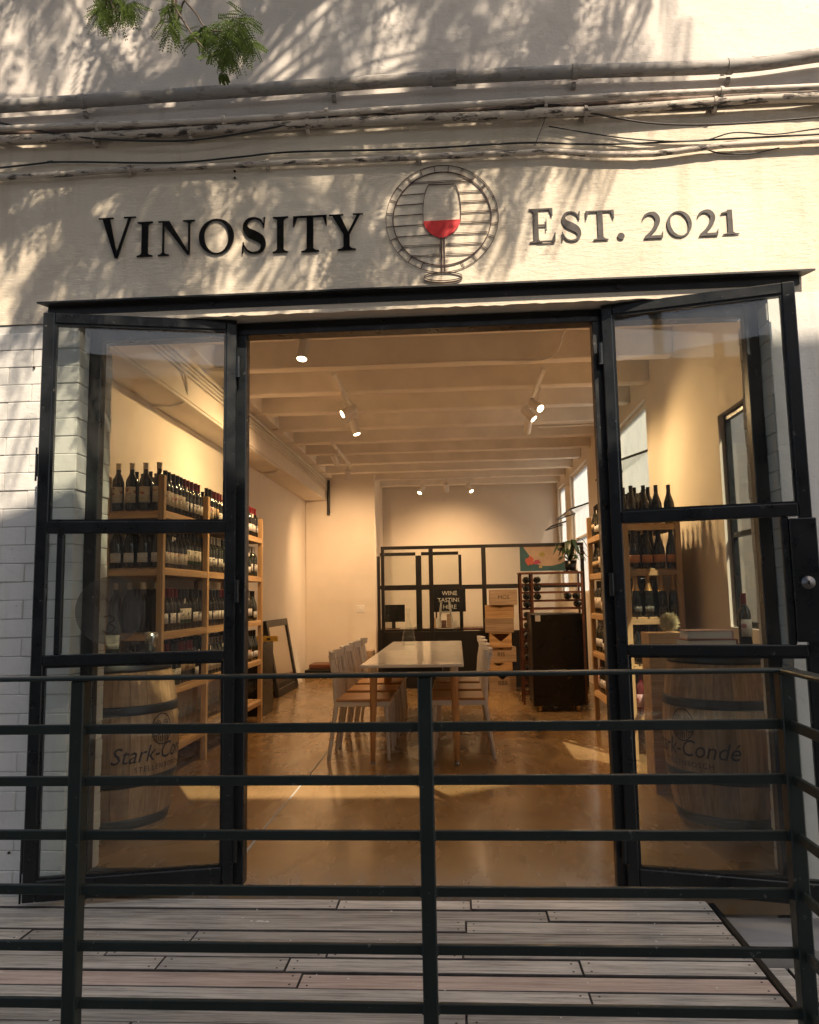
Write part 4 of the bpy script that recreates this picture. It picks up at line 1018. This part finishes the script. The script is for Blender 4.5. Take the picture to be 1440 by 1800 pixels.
# ================================================================ office partition at the back
PY = 10.50; BF = MATS['black_frame']
pt = thing('office_partition', 'black steel framed glass partition across the back of the shop', 'partition', (0.35, PY, 0))
pxs = [(-1.05, -1.005), (-0.385, -0.325), (0.345, 0.405), (1.70, 1.745)]
for a, b in pxs: part('post', Bx(a, b, PY, PY+0.05, 0, 1.90), BF, pt)
part('top_rail', Bx(-1.05, 1.745, PY, PY+0.05, 1.901, 1.945), BF, pt)
for (a0, a1), (b0, b1) in zip(pxs, pxs[1:]):
    part('mid_rail', Bx(a1+0.0005, b0-0.0005, PY+0.002, PY+0.048, 1.335, 1.395), BF, pt)
    part('pane', Bx(a1-0.004, b0+0.004, PY+0.022, PY+0.027, 1.39, 1.905), MATS['clear_glass'], pt); part('pane', Bx(a1-0.004, b0+0.004, PY+0.022, PY+0.027, 0.76, 1.34), MATS['clear_glass'], pt)
    part('base_panel', Bx(a1+0.0005, b0-0.0005, PY+0.003, PY+0.047, 0.0, 0.765), BF, pt)
od = thing('office_door', 'black framed glass door standing open behind the partition', 'door', (-0.6, 11.4, 0))
for a, b in ((-1.20, -1.155), (-0.615, -0.53), (0.03, 0.075)): part('stile', Bx(a, b, 11.4, 11.44, 0, 1.86), BF, od)
for z0, z1 in ((1.861, 1.91), (1.36, 1.42), (0.70, 0.76)):
    for a, b in ((-1.154, -0.616), (-0.529, 0.029)): part('rail', Bx(a, b, 11.402, 11.438, z0, z1), BF, od)
for a, b in ((-1.157, -0.613), (-0.532, 0.032)): part('pane', Bx(a, b, 11.418, 11.423, 0.75, 1.87), MATS['clear_glass'], od)
part('kick_panel', Bx(-1.154, 0.029, 11.405, 11.435, 0.0, 0.699), BF, od)
# desk, monitor, paper, step ladder, chalkboard behind the glass
dk = thing('office_desk', 'dark office desk behind the glass partition', 'desk', (-0.5, 12.5, 0))
part('desktop', Bx(-1.28, 0.45, 12.2, 12.85, 0.70, 0.73), MATS['rack_wood'], dk)
for x in (-1.22, 0.38):
    for y in (12.24, 12.80): part('leg', Bx(x-0.025, x+0.025, y-0.025, y+0.025, 0, 0.699), BF, dk)
mo = thing('computer_monitor', 'dark monitor on the office desk', 'monitor', (-1.03, 12.45, 0.73))
part('screen', MB().box(-1.24, -0.86, 12.44, 12.47, 0.84, 1.12, c=0.005), MATS['black_lacquer'], mo); part('stand', MB().box(-1.08, -1.02, 12.47, 12.50, 0.735, 0.9).box(-1.15, -0.95, 12.40, 12.55, 0.7305, 0.736), BF, mo)
for k in range(4): single('paper_stack', MB().box(-0.92+0.12*k, -0.82+0.12*k, 12.25, 12.40, 0.7305, 0.745+0.02*(k % 3), c=0.002), MATS['paper_white'], f'stack of white paper on the desk, number {["one", "two", "three", "four"][k]} from the left', 'paper', 'papers on the office desk')
lad = thing('step_ladder', 'pale folding step ladder leaning behind the glass', 'ladder', (-0.2, 12.0, 0))
for s, y in ((0, 11.75), (1, 12.1)):
    for x0, x1 in ((-0.38, -0.25), (0.02, -0.13)): part('rail', MB().tube([(x0, y, 0.0), (x1, 11.92, 1.18)], 0.015, 8), MATS['chair_white'], lad)
for k in range(4):
    z = 0.22+0.26*k; f_ = z/1.18; part('step', Bx(-0.38+0.13*f_, 0.02-0.15*f_, 11.75+0.17*f_-0.04, 11.75+0.17*f_+0.04, z-0.012, z+0.012), MATS['chair_white'], lad)
cbd = thing('chalkboard', 'black chalkboard reading wine tasting behind the glass', 'chalkboard', (-0.1, 12.9, 0.0))
part('board', Bx(-0.42, 0.14, 12.90, 12.92, 0.98, 1.36), MATS['black_lacquer'], cbd)
for x in (-0.36, 0.08): part('easel_leg', MB().tube([(x, 12.93, 0.0), (x, 12.935, 1.40)], 0.014, 8), MATS['rack_wood'], cbd)
for k, s in enumerate(('WINE', 'TASTING', 'HERE')):
    me = text_mesh(s, 0.10)
    for v in me.vertices: v.co = (-0.13+v.co.x, 12.897, 1.26-0.115*k+v.co.y)
    part('chalk_lettering', me, MATS['paper_white'], cbd)
# box shelf items
rk = random.Random(9)
for k in range(5):
    x = 0.05+0.09*k; h = rk.uniform(0.1, 0.24)
    single('file_box', MB().box(x-0.5, x-0.42, 12.5, 12.7, 0.7305, 0.73+h, c=0.003), MATS[('crate_pine', 'paper_white', 'rack_wood', 'crate_grey', 'paper_white')[k]], f'small file box on the office desk, {["first", "second", "third", "fourth", "fifth"][k]} beside the ladder', 'box', 'boxes on the office desk')
# ---- crate stack
specs = [(0.395, 0.74, 'crate_grey', 0.5, 'BBB'), (0.345, 0.70, 'crate_pine', 0.55, None), (0.36, 0.755, 'crate_grey', 0.3, 'RIS'), (0.415, 0.70, 'crate_pine', 1.0, None), (0.365, 0.735, 'crate_grey', 0.0, None), (0.37, 0.745, 'crate_pine', 0.45, None), (0.43, 0.79, 'crate_grey', 0.0, 'MOS')]
z = 0.0; words = ['lowest', 'second', 'third', 'fourth', 'fifth', 'sixth', 'topmost']
for k, (a, b, mname, nt, tx) in enumerate(specs):
    hh = (0.205, 0.165, 0.19, 0.19, 0.185, 0.175, 0.20)[k]
    crate(f'wooden wine crate, {words[k]} of the stack by the partition', a, b, 10.12+0.02*(k % 3), 10.42, z, z+hh, mname, nt, 'wooden wine crates stacked by the partition', tx)
    z += hh+0.0006
# ---- wine fridge, bottle rack, plant, map
fg = thing('wine_fridge', 'tall black wine fridge standing on brass feet', 'fridge', (1.06, 8.55, 0))
part('cabinet', MB().box(0.785, 1.335, 8.305, 8.80, 0.06, 1.035, c=0.006), MATS['black_lacquer'], fg); part('door', MB().box(0.787, 1.333, 8.28, 8.3045, 0.07, 1.03, c=0.004), MATS['black_lacquer'], fg)
for x in (0.86, 1.26):
    for y in (8.36, 8.74): part('foot', MB().lathe([(0.014, 0.0595), (0.018, 0.045), (0.012, 0.03), (0.020, 0.02), (0.016, 0.0005), (0, 0.0005)], 12, (x, y, 0)), MATS['brass'], fg)
part('notice', Bx(0.83, 0.885, 8.276, 8.2795, 0.955, 1.02), MATS['paper_white'], fg)
rkx = thing('bottle_rack', 'tall dark red wooden bottle rack behind the fridge', 'rack', (1.08, 9.0, 0)); RWm = MATS['rack_wood']
for x in (0.735, 0.865, 1.435):
    for y in (8.86, 9.10): part('upright', Bx(x-0.012, x+0.012, y-0.012, y+0.012, 0, 1.48), RWm, rkx)
RKZ = [0.12, 0.24, 0.36, 0.48, 0.60, 0.72, 0.84, 0.96, 1.08, 1.17, 1.265, 1.36]
for z in RKZ:
    for y in (8.86, 9.10): part('slat', Bx(0.7475, 1.4225, y-0.009, y+0.009, z-0.012, z+0.012), RWm, rkx)
part('top_shelf', MB().box(0.715, 1.455, 8.83, 9.13, 1.4805, 1.50, c=0.003), RWm, rkx)
def lying(x, z, lab):
    o = bottle(x, 8.80, z, 0, 'bordeaux', 'glass_black', rb.choice((0, 1, 4)), None, lab, 'bottles lying in the rack')
    o.rotation_euler = (R(-90), 0, 0)
for k, z in enumerate(RKZ[2:]):
    for j, x in enumerate((0.80, 0.925) if z > 1.1 else (0.80,)):
        lying(x, z+0.05, f'bottle lying neck inward in the dark rack, {["left", "next"][j]} column {["third", "fourth", "fifth", "sixth", "seventh", "eighth", "ninth", "tenth", "eleventh", "twelfth"][k]} row up')
for x, z, w in ((1.27, RKZ[9], 'left of a pair'), (1.37, RKZ[9], 'right of a pair'), (1.38, RKZ[8], 'alone')): lying(x, z+0.05, f'bottle lying at the right end of the dark rack, {w}')
pl = thing('potted_plant', 'dark leafy plant in a black pot on the bottle rack', 'plant', (1.33, 8.97, 1.501))
part('pot', MB().lathe([(0, 0.0), (0.055, 0.0), (0.075, 0.13), (0.070, 0.13), (0.06, 0.11), (0, 0.11)], 20, (1.33, 8.97, 1.501)).lathe([(0, 0), (0.085, 0), (0.09, 0.014), (0, 0.012)], 20, (1.33, 8.97, 1.5008)), MATS['black_lacquer'], pl)
LEAFM = plain('plant_leaf', (0.020, 0.045, 0.016), 0.35, var=0.3)
rp = random.Random(3)
for i in range(30):
    a = rp.uniform(0, 2*math.pi); out = rp.uniform(0.08, 0.22); up = rp.uniform(0.05, 0.26); c = Vector((1.33, 8.97, 1.61)); d = Vector((math.cos(a), math.sin(a), 0)); s = Vector((-d.y, d.x, 0))
    P = [c, c+d*out*0.5+Vector((0, 0, up)), c+d*out*0.85+Vector((0, 0, up*0.95)), c+d*(out+0.03)+Vector((0, 0, up*0.55-0.02))]
    wd = [0.003, 0.018, 0.024, 0.002]; Cc = catmull([(*p, w) for p, w in zip(P, wd)], 4); vs = []; fs = []
    for q in Cc: vs += [Vector(q[:3])-s*q[3], Vector(q[:3])+Vector((0, 0, -0.004)), Vector(q[:3])+s*q[3]]
    for k in range(len(Cc)-1): fs += [[3*k, 3*k+1, 3*k+4, 3*k+3], [3*k+1, 3*k+2, 3*k+5, 3*k+4]]
    part('leaf', MB().add(vs, fs, True), LEAFM, pl, recalc=False)
mp = thing('wall_map', 'teal and beige regional map poster fixed to the glass partition', 'map', (1.17, PY-0.01, 1.56))
MX = lambda u, v, d: (0.875+0.615*u, PY+0.030+0.0-d, 1.565+0.335*v)
MX = lambda u, v, d: (0.875+0.615*u, PY+0.018-d, 1.565+0.335*v)
part('sea_sheet', MB().strip([(0, 0), (0, 1)], [(1, 0), (1, 1)], MX, 0, 0.001), plain('map_sea', (0.045, 0.14, 0.17), 0.6), mp)
land = [((0.08, 1.0), (1.0, 1.0)), ((0.14, 0.82), (1, 0.82)), ((0.22, 0.62), (1, 0.62)), ((0.24, 0.42), (1, 0.42)), ((0.36, 0.28), (0.92, 0.30)), ((0.5, 0.20), (0.72, 0.20))]
part('land', MB().strip([a for a, b in land], [b for a, b in land], MX, 0.0012, 0.002), plain('map_land', (0.55, 0.42, 0.32), 0.6), mp)
def blob(nm, cu, cv, ru, rv, col, seed):
    q = random.Random(seed); n = 12; P = [(cu+ru*q.uniform(0.6, 1.1)*math.cos(2*math.pi*i/n), cv+rv*q.uniform(0.6, 1.1)*math.sin(2*math.pi*i/n)) for i in range(n)]
    P.append(P[0]); part('region', MB().strip(P, [(cu, cv)]*(n+1), MX, 0.0022, 0.003), plain(nm, col, 0.6), mp)
blob('map_red', 0.22, 0.42, 0.11, 0.22, (0.58, 0.13, 0.09), 1); blob('map_magenta', 0.38, 0.36, 0.09, 0.12, (0.45, 0.08, 0.16), 2); blob('map_olive', 0.50, 0.68, 0.08, 0.10, (0.42, 0.36, 0.10), 3); blob('map_yellow', 0.45, 0.17, 0.05, 0.07, (0.55, 0.45, 0.18), 4); blob('map_inset', 0.90, 0.86, 0.07, 0.10, (0.06, 0.10, 0.11), 5)
# ---- things along the left wall behind the shelving
lw = thing('leaning_mirror', 'large black framed mirror leaning against the left wall', 'mirror', (-2.37, 10.2, 0))
Mm = Matrix.Translation((-2.30, 9.65, 0.002)) @ Matrix.Rotation(R(-10), 4, 'Y')
for a, b, c, d in ((0, 0.09, 0, 0.98), (1.11, 1.20, 0, 0.98), (0.0905, 1.1095, 0, 0.09), (0.0905, 1.1095, 0.89, 0.98)): part('frame_side', Bx(-0.02, 0.02, a, b, c, d, M=Mm), BF, lw)
mir = NT('mirror_glass'); mir.set(col=(0.5, 0.46, 0.40), rough=0.12, metal=0.9)
part('mirror_glass', Bx(-0.005, 0.005, 0.085, 1.115, 0.085, 0.895, M=Mm), mir.m, lw)
sf = thing('small_picture_frame', 'small pale picture frame leaning beyond the mirror', 'picture', (-2.35, 11.3, 0)); Mm = Matrix.Translation((-2.36, 11.05, 0.002)) @ Matrix.Rotation(R(-9), 4, 'Y')
part('picture', Bx(-0.008, 0.008, 0.03, 0.37, 0.03, 0.47, M=Mm), MATS['paper_white'], sf)
for a, b, c, d in ((0, 0.0295, 0, 0.5), (0.3705, 0.40, 0, 0.5), (0.03, 0.37, 0, 0.0295), (0.03, 0.37, 0.4705, 0.5)): part('frame_side', Bx(-0.012, 0.012, a, b, c, d, M=Mm), MATS['chair_white'], sf)
sb = thing('black_speaker', 'black floor cabinet between the shelving and the mirror', 'cabinet', (-2.3, 8.4, 0))
part('body', MB().box(-2.44, -2.10, 8.15, 8.60, 0.001, 0.78, c=0.006), MATS['black_lacquer'], sb); part('badge', Bx(-2.25, -2.24, 8.146, 8.1495, 0.70, 0.71), MATS['chrome'], sb)
lvl = thing('spirit_level', 'yellow spirit level lying on the black cabinet', 'level', (-2.2, 8.4, 0.781)); part('body', MB().box(-2.42, -1.98, 8.30, 8.325, 0.7815, 0.842, c=0.002), plain('level_yellow', (0.55, 0.33, 0.05), 0.4), lvl)
for x in (-2.30, -2.08): part('vial', Bx(x-0.02, x+0.02, 8.297, 8.2995, 0.80, 0.822), MATS['brand_ink'], lvl)
single('flat_black_case', MB().box(-2.42, -1.62, 11.95, 12.43, 0.001, 0.13, c=0.01), MATS['black_lacquer'], 'low black case on the floor by the return wall, lower one', 'case')
single('flat_black_case', MB().box(-2.36, -1.70, 12.0, 12.43, 0.132, 0.21, c=0.01), MATS['rack_wood'], 'thin dark case lying on top of the low black case', 'case')
single('cardboard_box', MB().box(-1.62, -1.36, 12.1, 12.42, 0.0, 0.40, c=0.004), MATS['crate_grey'], 'brown cardboard box at the corner of the return wall', 'box')
sw = thing('light_switch', 'white switch plate on the return wall', 'switch', (-1.59, 12.44, 1.06)); part('plate', MB().box(-1.655, -1.525, 12.44, 12.4495, 1.0, 1.12, c=0.003), MATS['white_paint'], sw); part('rocker', MB().box(-1.61, -1.57, 12.434, 12.4395, 1.04, 1.08, c=0.002), MATS['white_paint'], sw)
# ================================================================ ceiling lights and conduits
emi = NT('lamp_glow'); emi.set(col=(1, 0.9, 0.75), ecol=(1.0, 0.80, 0.52), estr=7.0)
WP = MATS['white_paint']
def spot(i, x, y, z, aim, power, where, lit=True, angle=102):
    t = thing('track_spotlight', f'white cylinder spotlight {where}', 'spotlight', (x, y, z+0.12), 'white track spotlights on the ceiling')
    d = (Vector(aim)-Vector((x, y, z))).normalized(); a = Vector((x, y, z)); top = a-d*0.15
    part('housing', MB().tube([top, a-d*0.004, a], [0.040, 0.042, 0.042], 18).tube([a, a+d*0.003], [0.042, 0.038], 18, cap=False), WP, t)
    ht = 3.2
    part('bracket', MB().tube([top+d*0.05, (x, y, z+0.17), (x, y, max(z+0.2, 3.17))], 0.008, 8), WP, t)
    if lit:
        o = part('lens', MB().tube([a+d*0.0005, a+d*0.002], 0.034, 18), emi.m, t)
        ld = bpy.data.lights.new('spot_lamp', 'SPOT'); ld.energy = power; ld.color = (1.0, 0.62, 0.31); ld.spot_size = R(angle); ld.spot_blend = 1.0; ld.shadow_soft_size = 0.035
        lo = bpy.data.objects.new('spot_lamp', ld); COL.objects.link(lo); lo.location = a+d*0.02-Vector(t.location); lo.rotation_euler = (-d).to_track_quat('Z', 'Y').to_euler(); lo.parent = t
# aim of each lamp: shelves, walls, table and crates
SP = [(-1.07, 5.21, (-1.25, 4.5, 0.3), 'nearest the door at left', 1), (-1.03, 6.88, (-2.5, 6.2, 2.0), 'first on the left track', 1), (-1.06, 7.16, (-2.5, 7.4, 1.9), 'second on the left track', 1), (-1.01, 7.76, (-0.30, 7.5, 0.75), 'turned away at the end of the left track', 1),
      (0.81, 6.91, (1.8, 5.6, 1.7), 'first on the right track', 1), (0.79, 7.32, (1.8, 6.9, 1.7), 'second on the right track', 1), (0.78, 7.94, (0.5, 10.2, 0.55), 'turned inward at the end of the right track', 1),
      (-1.50, 9.60, (-0.6, 10.5, 0.7), 'first on the rear left track', 1), (-1.53, 10.70, (-1.75, 12.4, 1.4), 'lighting the return wall', 1), (-0.58, 12.40, (-0.95, 12.0, 2.3), 'left of three over the office', 1), (-0.135, 12.28, (-0.13, 13.6, 1.6), 'middle of three over the office', 1), (0.275, 12.36, (0.65, 12.0, 2.3), 'right of three over the office', 1)]
SPOT_P = 76.0
for i, (x, y, aim, where, lit) in enumerate(SP): spot(i, x, y, 2.95, aim, SPOT_P*(1.25 if i in (1, 2, 8) else (0.22 if i == 0 else 1.0)), where, bool(lit))
for (x, y0, y1, w) in ((-1.03, 6.35, 7.95, 'left'), (0.795, 6.4, 8.1, 'right'), (-1.52, 9.3, 10.9, 'rear left')):
    single('light_track', MB().box(x-0.017, x+0.017, y0, y1, 3.165, 3.197, c=0.002), WP, f'white lighting track under the ceiling beams, {w} one', 'light track', 'lighting tracks')
single('light_track', MB().box(-0.9, 0.6, 12.32, 12.354, 3.165, 3.197, c=0.002), WP, 'white lighting track across the back of the ceiling', 'light track', 'lighting tracks')
for k, (x, z, w) in enumerate(((-2.125, 3.17, 'top'), (-2.128, 3.13, 'second'), (-2.128, 3.095, 'third'), (-2.13, 3.06, 'fourth'))):
    single('ceiling_conduit', MB().tube([(x, 3.75, z), (x, 7.0+0.3*k, z), (x, 12.40, z-0.01*k)], 0.011, 8), MATS['ceiling_paint'], f'{w} of four painted conduits along the left ceiling beam', 'conduit', 'painted conduits on the left beam')
single('ceiling_conduit', MB().tube([(-2.165, 3.75, 2.855), (-2.165, 9.2, 2.855), (-2.30, 9.45, 2.855), (-2.45, 9.5, 2.855)], 0.013, 8), MATS['ceiling_paint'], 'painted conduit under the edge of the left ceiling beam', 'conduit', 'painted conduits on the left beam')
single('ceiling_conduit', MB().tube(catmull([(-2.1, 4.55, 3.14), (-2.12, 5.6, 3.10), (-2.16, 5.9, 2.9), (-2.3, 6.0, 2.853), (-2.48, 6.02, 2.853)], 6), 0.011, 8), MATS['ceiling_paint'], 'bent painted conduit dropping over the left beam', 'conduit', 'painted conduits on the left beam')
single('ceiling_cable', MB().tube(catmull([(-2.05, 6.15, 3.205), (-1.03, 6.2, 3.20), (0.2, 6.2, 3.205), (0.80, 6.2, 3.20), (0.86, 5.5, 3.203), (0.93, 4.6, 3.21)], 8), 0.007, 8), WP, 'white cable strung along the ceiling between the tracks', 'cable')
single('black_pipe', MB().tube([(-2.10, 12.40, 3.20), (-2.10, 12.40, 2.62)], 0.025, 10), BF, 'short black pipe in the corner under the ceiling', 'pipe')
single('wall_conduit', MB().tube(catmull([(1.0, 8.8, 3.20), (1.75, 8.8, 3.20), (1.832, 8.8, 3.15), (1.832, 8.8, 2.0), (1.832, 8.8, 0.3)], 5), 0.011, 8), MATS['ceiling_paint'], 'painted conduit running down the right wall beside a window', 'conduit')
# ================================================================ tree over the lane
lf = NT('tree_leaf'); vn = lf.noise(lf.vec(), 3.0, 3)
lc = lf.mix(lf.rampf(vn, 0.3, 0.7), (0.055, 0.085, 0.024), (0.12, 0.165, 0.045))
lf.n.remove(lf.b); dfs = lf.node('ShaderNodeBsdfDiffuse'); trn = lf.node('ShaderNodeBsdfTranslucent'); mxs = lf.node('ShaderNodeMixShader'); mxs.inputs[0].default_value = 0.35
lf.l.new(lc, dfs.inputs[0]); lf.l.new(lc, trn.inputs[0]); lf.l.new(dfs.outputs[0], mxs.inputs[1]); lf.l.new(trn.outputs[0], mxs.inputs[2]); lf.l.new(mxs.outputs[0], lf.out.inputs[0])
plain('bark', (0.10, 0.075, 0.055), 0.9, var=0.3, scale=8, bump=0.6, bscale=25)
rt = random.Random(2024)
tr = thing('tree', 'feathery leaved tree whose branch hangs before the upper left wall', 'tree', (-2.7, -0.8, -0.5))
def frond(mb, p, d, L, n, lw, ll):
    """one pinnate leaf: pairs of leaflets along a drooping rib"""
    d = d.normalized(); s = d.cross(Vector((rt.gauss(0, 1), rt.gauss(0, 1), rt.gauss(0, 1)))).normalized()
    for k in range(n):
        f = (k+0.7)/n; c = p+d*(L*f)+Vector((0, 0, -0.12*L*f*f)); w = ll*(1-0.55*abs(f-0.4))
        for sg in (-1, 1):
            t = (s*sg+d*0.45).normalized(); q = d*lw*0.5
            e = c+t*w
            mb.v += [tuple(c-q*0.4), tuple(c+t*w*0.5-q), tuple(e), tuple(c+t*w*0.5+q)]
            o = len(mb.v)-4; mb.f.append([o, o+1, o+2, o+3]); mb.sm.append(False)
def back(x, z, t): return Vector((x+TX*t, FY-t, z+TS*t))
cr = MB(); twigs = MB(); hubs = []
def shade(x, z):
    """how much of the crown stands between the sun and this point of the wall"""
    edge = 0.95 if z > 3.75 else 0.95-(3.75-z)*1.25
    if x > edge+0.25: return 0.0
    if z < 2.5 and -1.2 < x < 1.4: return 0.0
    base = 0.95 if z > 3.2 else max(0.0, 0.22+0.73*(z-2.3)/0.9)
    if x > edge-0.7 and z > 3.6: base = 0.55
    if z < 2.6: base *= 0.55
    return base
n = 0; tries = 0
while n < 400 and tries < 9000:
    tries += 1
    x = rt.uniform(-4.2, 1.2); z = rt.uniform(1.75, 6.2)
    if rt.random() > shade(x, z): continue
    t = rt.uniform(1.0, 2.7); c = back(x, z, t); n += 1; hubs.append(c)
    for k in range(rt.randint(13, 22)):
        o = c+Vector((rt.gauss(-0.02, 0.06), rt.gauss(0, 0.07), rt.gauss(0, 0.13)))
        frond(cr, o, Vector((-0.38, 0, -0.9))+Vector((rt.gauss(0, 0.35), rt.gauss(0, 0.5), rt.gauss(0, 0.3))), rt.uniform(0.16, 0.26), 9, 0.020, rt.uniform(0.05, 0.07))
# hanging twigs that reach into the picture
HY = 2.40
def hang(pts): return [pxy(a, b, HY) for a, b in pts]
w1 = hang([(306, -60), (306, 0), (309, 14), (329, 47), (350, 76), (386, 112), (391, 138)]); w2 = hang([(310, -30), (325, 0), (345, 24), (363, 50), (398, 54), (425, 38)]); w0 = hang([(190, -60), (192, -10), (200, 14), (214, 22)])
root = Vector((-0.35, 1.5, 5.6))
for w, r_ in ((w1, 0.0050), (w2, 0.0042), (w0, 0.0042)):
    C = catmull([tuple(root)]+[tuple(root+(w[0]-root)*0.5+Vector((-0.05, -0.05, 0.25)))]+[tuple(p) for p in w], 5)
    twigs.tube(C, [0.014-(0.014-r_)*min(1, i/9.0) if i < 9 else r_*(1-0.6*(i-9)/max(1, len(C)-9)) for i in range(len(C))], 6)
fine = MB()
def clump(px, py, rad, k, L, down=0.7, dep=0.07):
    for i in range(int(k*2.6)):
        a = rt.uniform(0, 2*math.pi); q = rad*math.sqrt(rt.random())
        p = pxy(px+q*math.cos(a), py+q*math.sin(a)*0.8, HY+rt.gauss(0, dep))
        frond(fine, p, Vector((rt.gauss(0, 0.6), rt.gauss(0, 0.5), -down+rt.gauss(0, 0.4))), L*rt.uniform(0.65, 1.05), 10, 0.0058, 0.0135*rt.uniform(0.8, 1.2))
clump(405, 58, 33, 40, 0.085); clump(300, 42, 16, 13, 0.08); clump(398, 96, 14, 16, 0.075, 1.0); clump(424, 32, 12, 8, 0.08, 0.2); clump(358, 60, 18, 11, 0.06); clump(200, 6, 34, 34, 0.08); clump(225, 12, 12, 8, 0.07, 1.0); clump(301, 12, 12, 8, 0.06); clump(432, 76, 14, 10, 0.075, 1.0); clump(391, 130, 4, 3, 0.03, 1.0, 0.02); clump(370, 96, 5, 3, 0.04); clump(180, 20, 12, 8, 0.06)
cr.v_off = len(cr.v); o = len(cr.v); cr.v += fine.v; cr.f += [[i+o for i in f] for f in fine.f]; cr.sm += fine.sm
part('crown', cr, lf.m, tr, recalc=False)
part('trunk', MB().tube(catmull([(-2.7, -0.8, -0.5), (-2.65, -0.8, 1.5), (-2.45, -0.7, 3.2), (-2.0, -0.5, 4.9), (-1.4, -0.2, 6.2)], 6), [0.22-0.12*i/24 for i in range(25)], 14), MATS['bark'], tr)
limbs = [((-2.0, -0.5, 4.9), (-1.2, 0.6, 6.0), (-0.35, 1.5, 5.6)), ((-1.4, -0.2, 6.2), (-0.3, 0.2, 7.2), (1.2, 0.3, 8.0)), ((-1.4, -0.2, 6.2), (-1.1, 0.6, 7.4), (-0.6, 1.0, 8.8)), ((-2.0, -0.5, 4.9), (-2.3, 0.4, 6.2), (-2.6, 0.8, 7.6))]
lb = MB()
for P in limbs: lb.tube(catmull(P, 6), [0.09-0.06*i/12 for i in range(13)], 10)
ends = [Vector(p) for P in limbs for p in (P[1], P[2])]
for h in hubs[::3]:
    e = min(ends, key=lambda q: (q-h).length); twigs.tube([e, e+(h-e)*0.55+Vector((0, 0, 0.12)), h], [0.016, 0.009, 0.004], 5)
part('limbs', lb, MATS['bark'], tr); part('twigs', twigs, MATS['bark'], tr, recalc=False)
# ================================================================ across the lane
RZ_ = 7.6
def edge_pt(x, zb): t = (RZ_-zb)/TS; return (x+TX*t, FY-t)
P = [edge_pt(-9.0, 1.55), edge_pt(-2.25, 1.60), edge_pt(-1.70, 1.80), edge_pt(-1.0, 1.90), edge_pt(0.75, 1.95), edge_pt(1.35, 2.34), edge_pt(6.0, 2.40)]  # unseen roof edge, traced back along the sun from the wanted shade line
sh = thing('shade_canopy', 'unseen open steel shed canopy across the lane, edge shaped for the wall shade', 'canopy', (2.5, -5, -0.5))
mb = MB(); back_y = -10.2
L = [(x, y) for x, y in P]; Q = [(x, back_y) for x, y in P]
mb.strip(L, Q, lambda u, v, d: (u, v, RZ_-d), 0.0, 0.12); part('roof_sheet', mb, plain('sheet_metal', (0.30, 0.30, 0.29), 0.6, 0.2), sh)
for x in (-6.0, -2.0, 2.0, 6.0):
    part('roof_beam', Bx(x-0.08, x+0.08, -10.1, -2.2, RZ_-0.40, RZ_-0.125), MATS['rail_steel'], sh)
    for y in (-3.2, -10.0): part('post', Bx(x-0.09, x+0.09, y-0.09, y+0.09, -0.5, RZ_-0.405), MATS['rail_steel'], sh)
wh = thing('unseen_wall', 'unseen brick wall added across the lane to darken the glass reflections', 'building', (0, -10.5, -0.5))  # unseen wall, added to darken what the door glass reflects
part('wall', Bx(-16, 16, -10.7, -10.4, -0.5, 6.6), plain('unseen_brick', (0.20, 0.13, 0.10), 0.9, var=0.3, scale=3, bump=0.5, bscale=20), wh)
for x in (-9, -5, -1, 3, 7): part('window', Bx(x, x+1.6, -10.398, -10.35, 2.2, 4.6), MATS['black_frame'], wh)
part('door', Bx(-3.2, -1.6, -10.398, -10.34, -0.5, 1.9), MATS['rail_steel'], wh)
nb = single('neighbour_wall', Bx(3.7, 3.9, 3.2, 20, -0.5, 5.0), plain('neighbour_paint', (0.74, 0.71, 0.64), 0.9, var=0.04), 'pale boundary wall seen through the side windows', 'wall')
# ---- litter on the deck
mb = MB(); rr_ = random.Random(8)
for i in range(70):
    p = Vector((rr_.uniform(-1.9, 0.95), rr_.uniform(2.0, 3.28), DZ+0.0035)); a = rr_.uniform(0, 6.28); l = rr_.uniform(0.003, 0.007); w = l*0.6
    u = Vector((math.cos(a), math.sin(a), 0)); v = Vector((-u.y, u.x, 0)); mb.convex([p-u*l, p+v*w, p+u*l, p-v*w, p+Vector((0, 0, 0.002))], [[0, 1, 4], [1, 2, 4], [2, 3, 4], [3, 0, 4], [0, 1, 2, 3]])
o = part('fallen_petals', mb, MATS['paper_white'], None); o['kind'] = 'stuff'; tag(o, 'tiny pale petals scattered over the deck boards', 'petals')
mb = MB(); c = pxz(461, 1619, DZ+0.004)
for i in range(9):
    q = c+Vector((rr_.gauss(0, 0.016), rr_.gauss(0, 0.006), 0)); mb.lathe([(rr_.uniform(0.003, 0.008), 0), (0, 0.0005)], 7, tuple(q))
single('paint_splash', mb, MATS['paper_white'], 'small white splash on a deck board left of centre', 'splash')
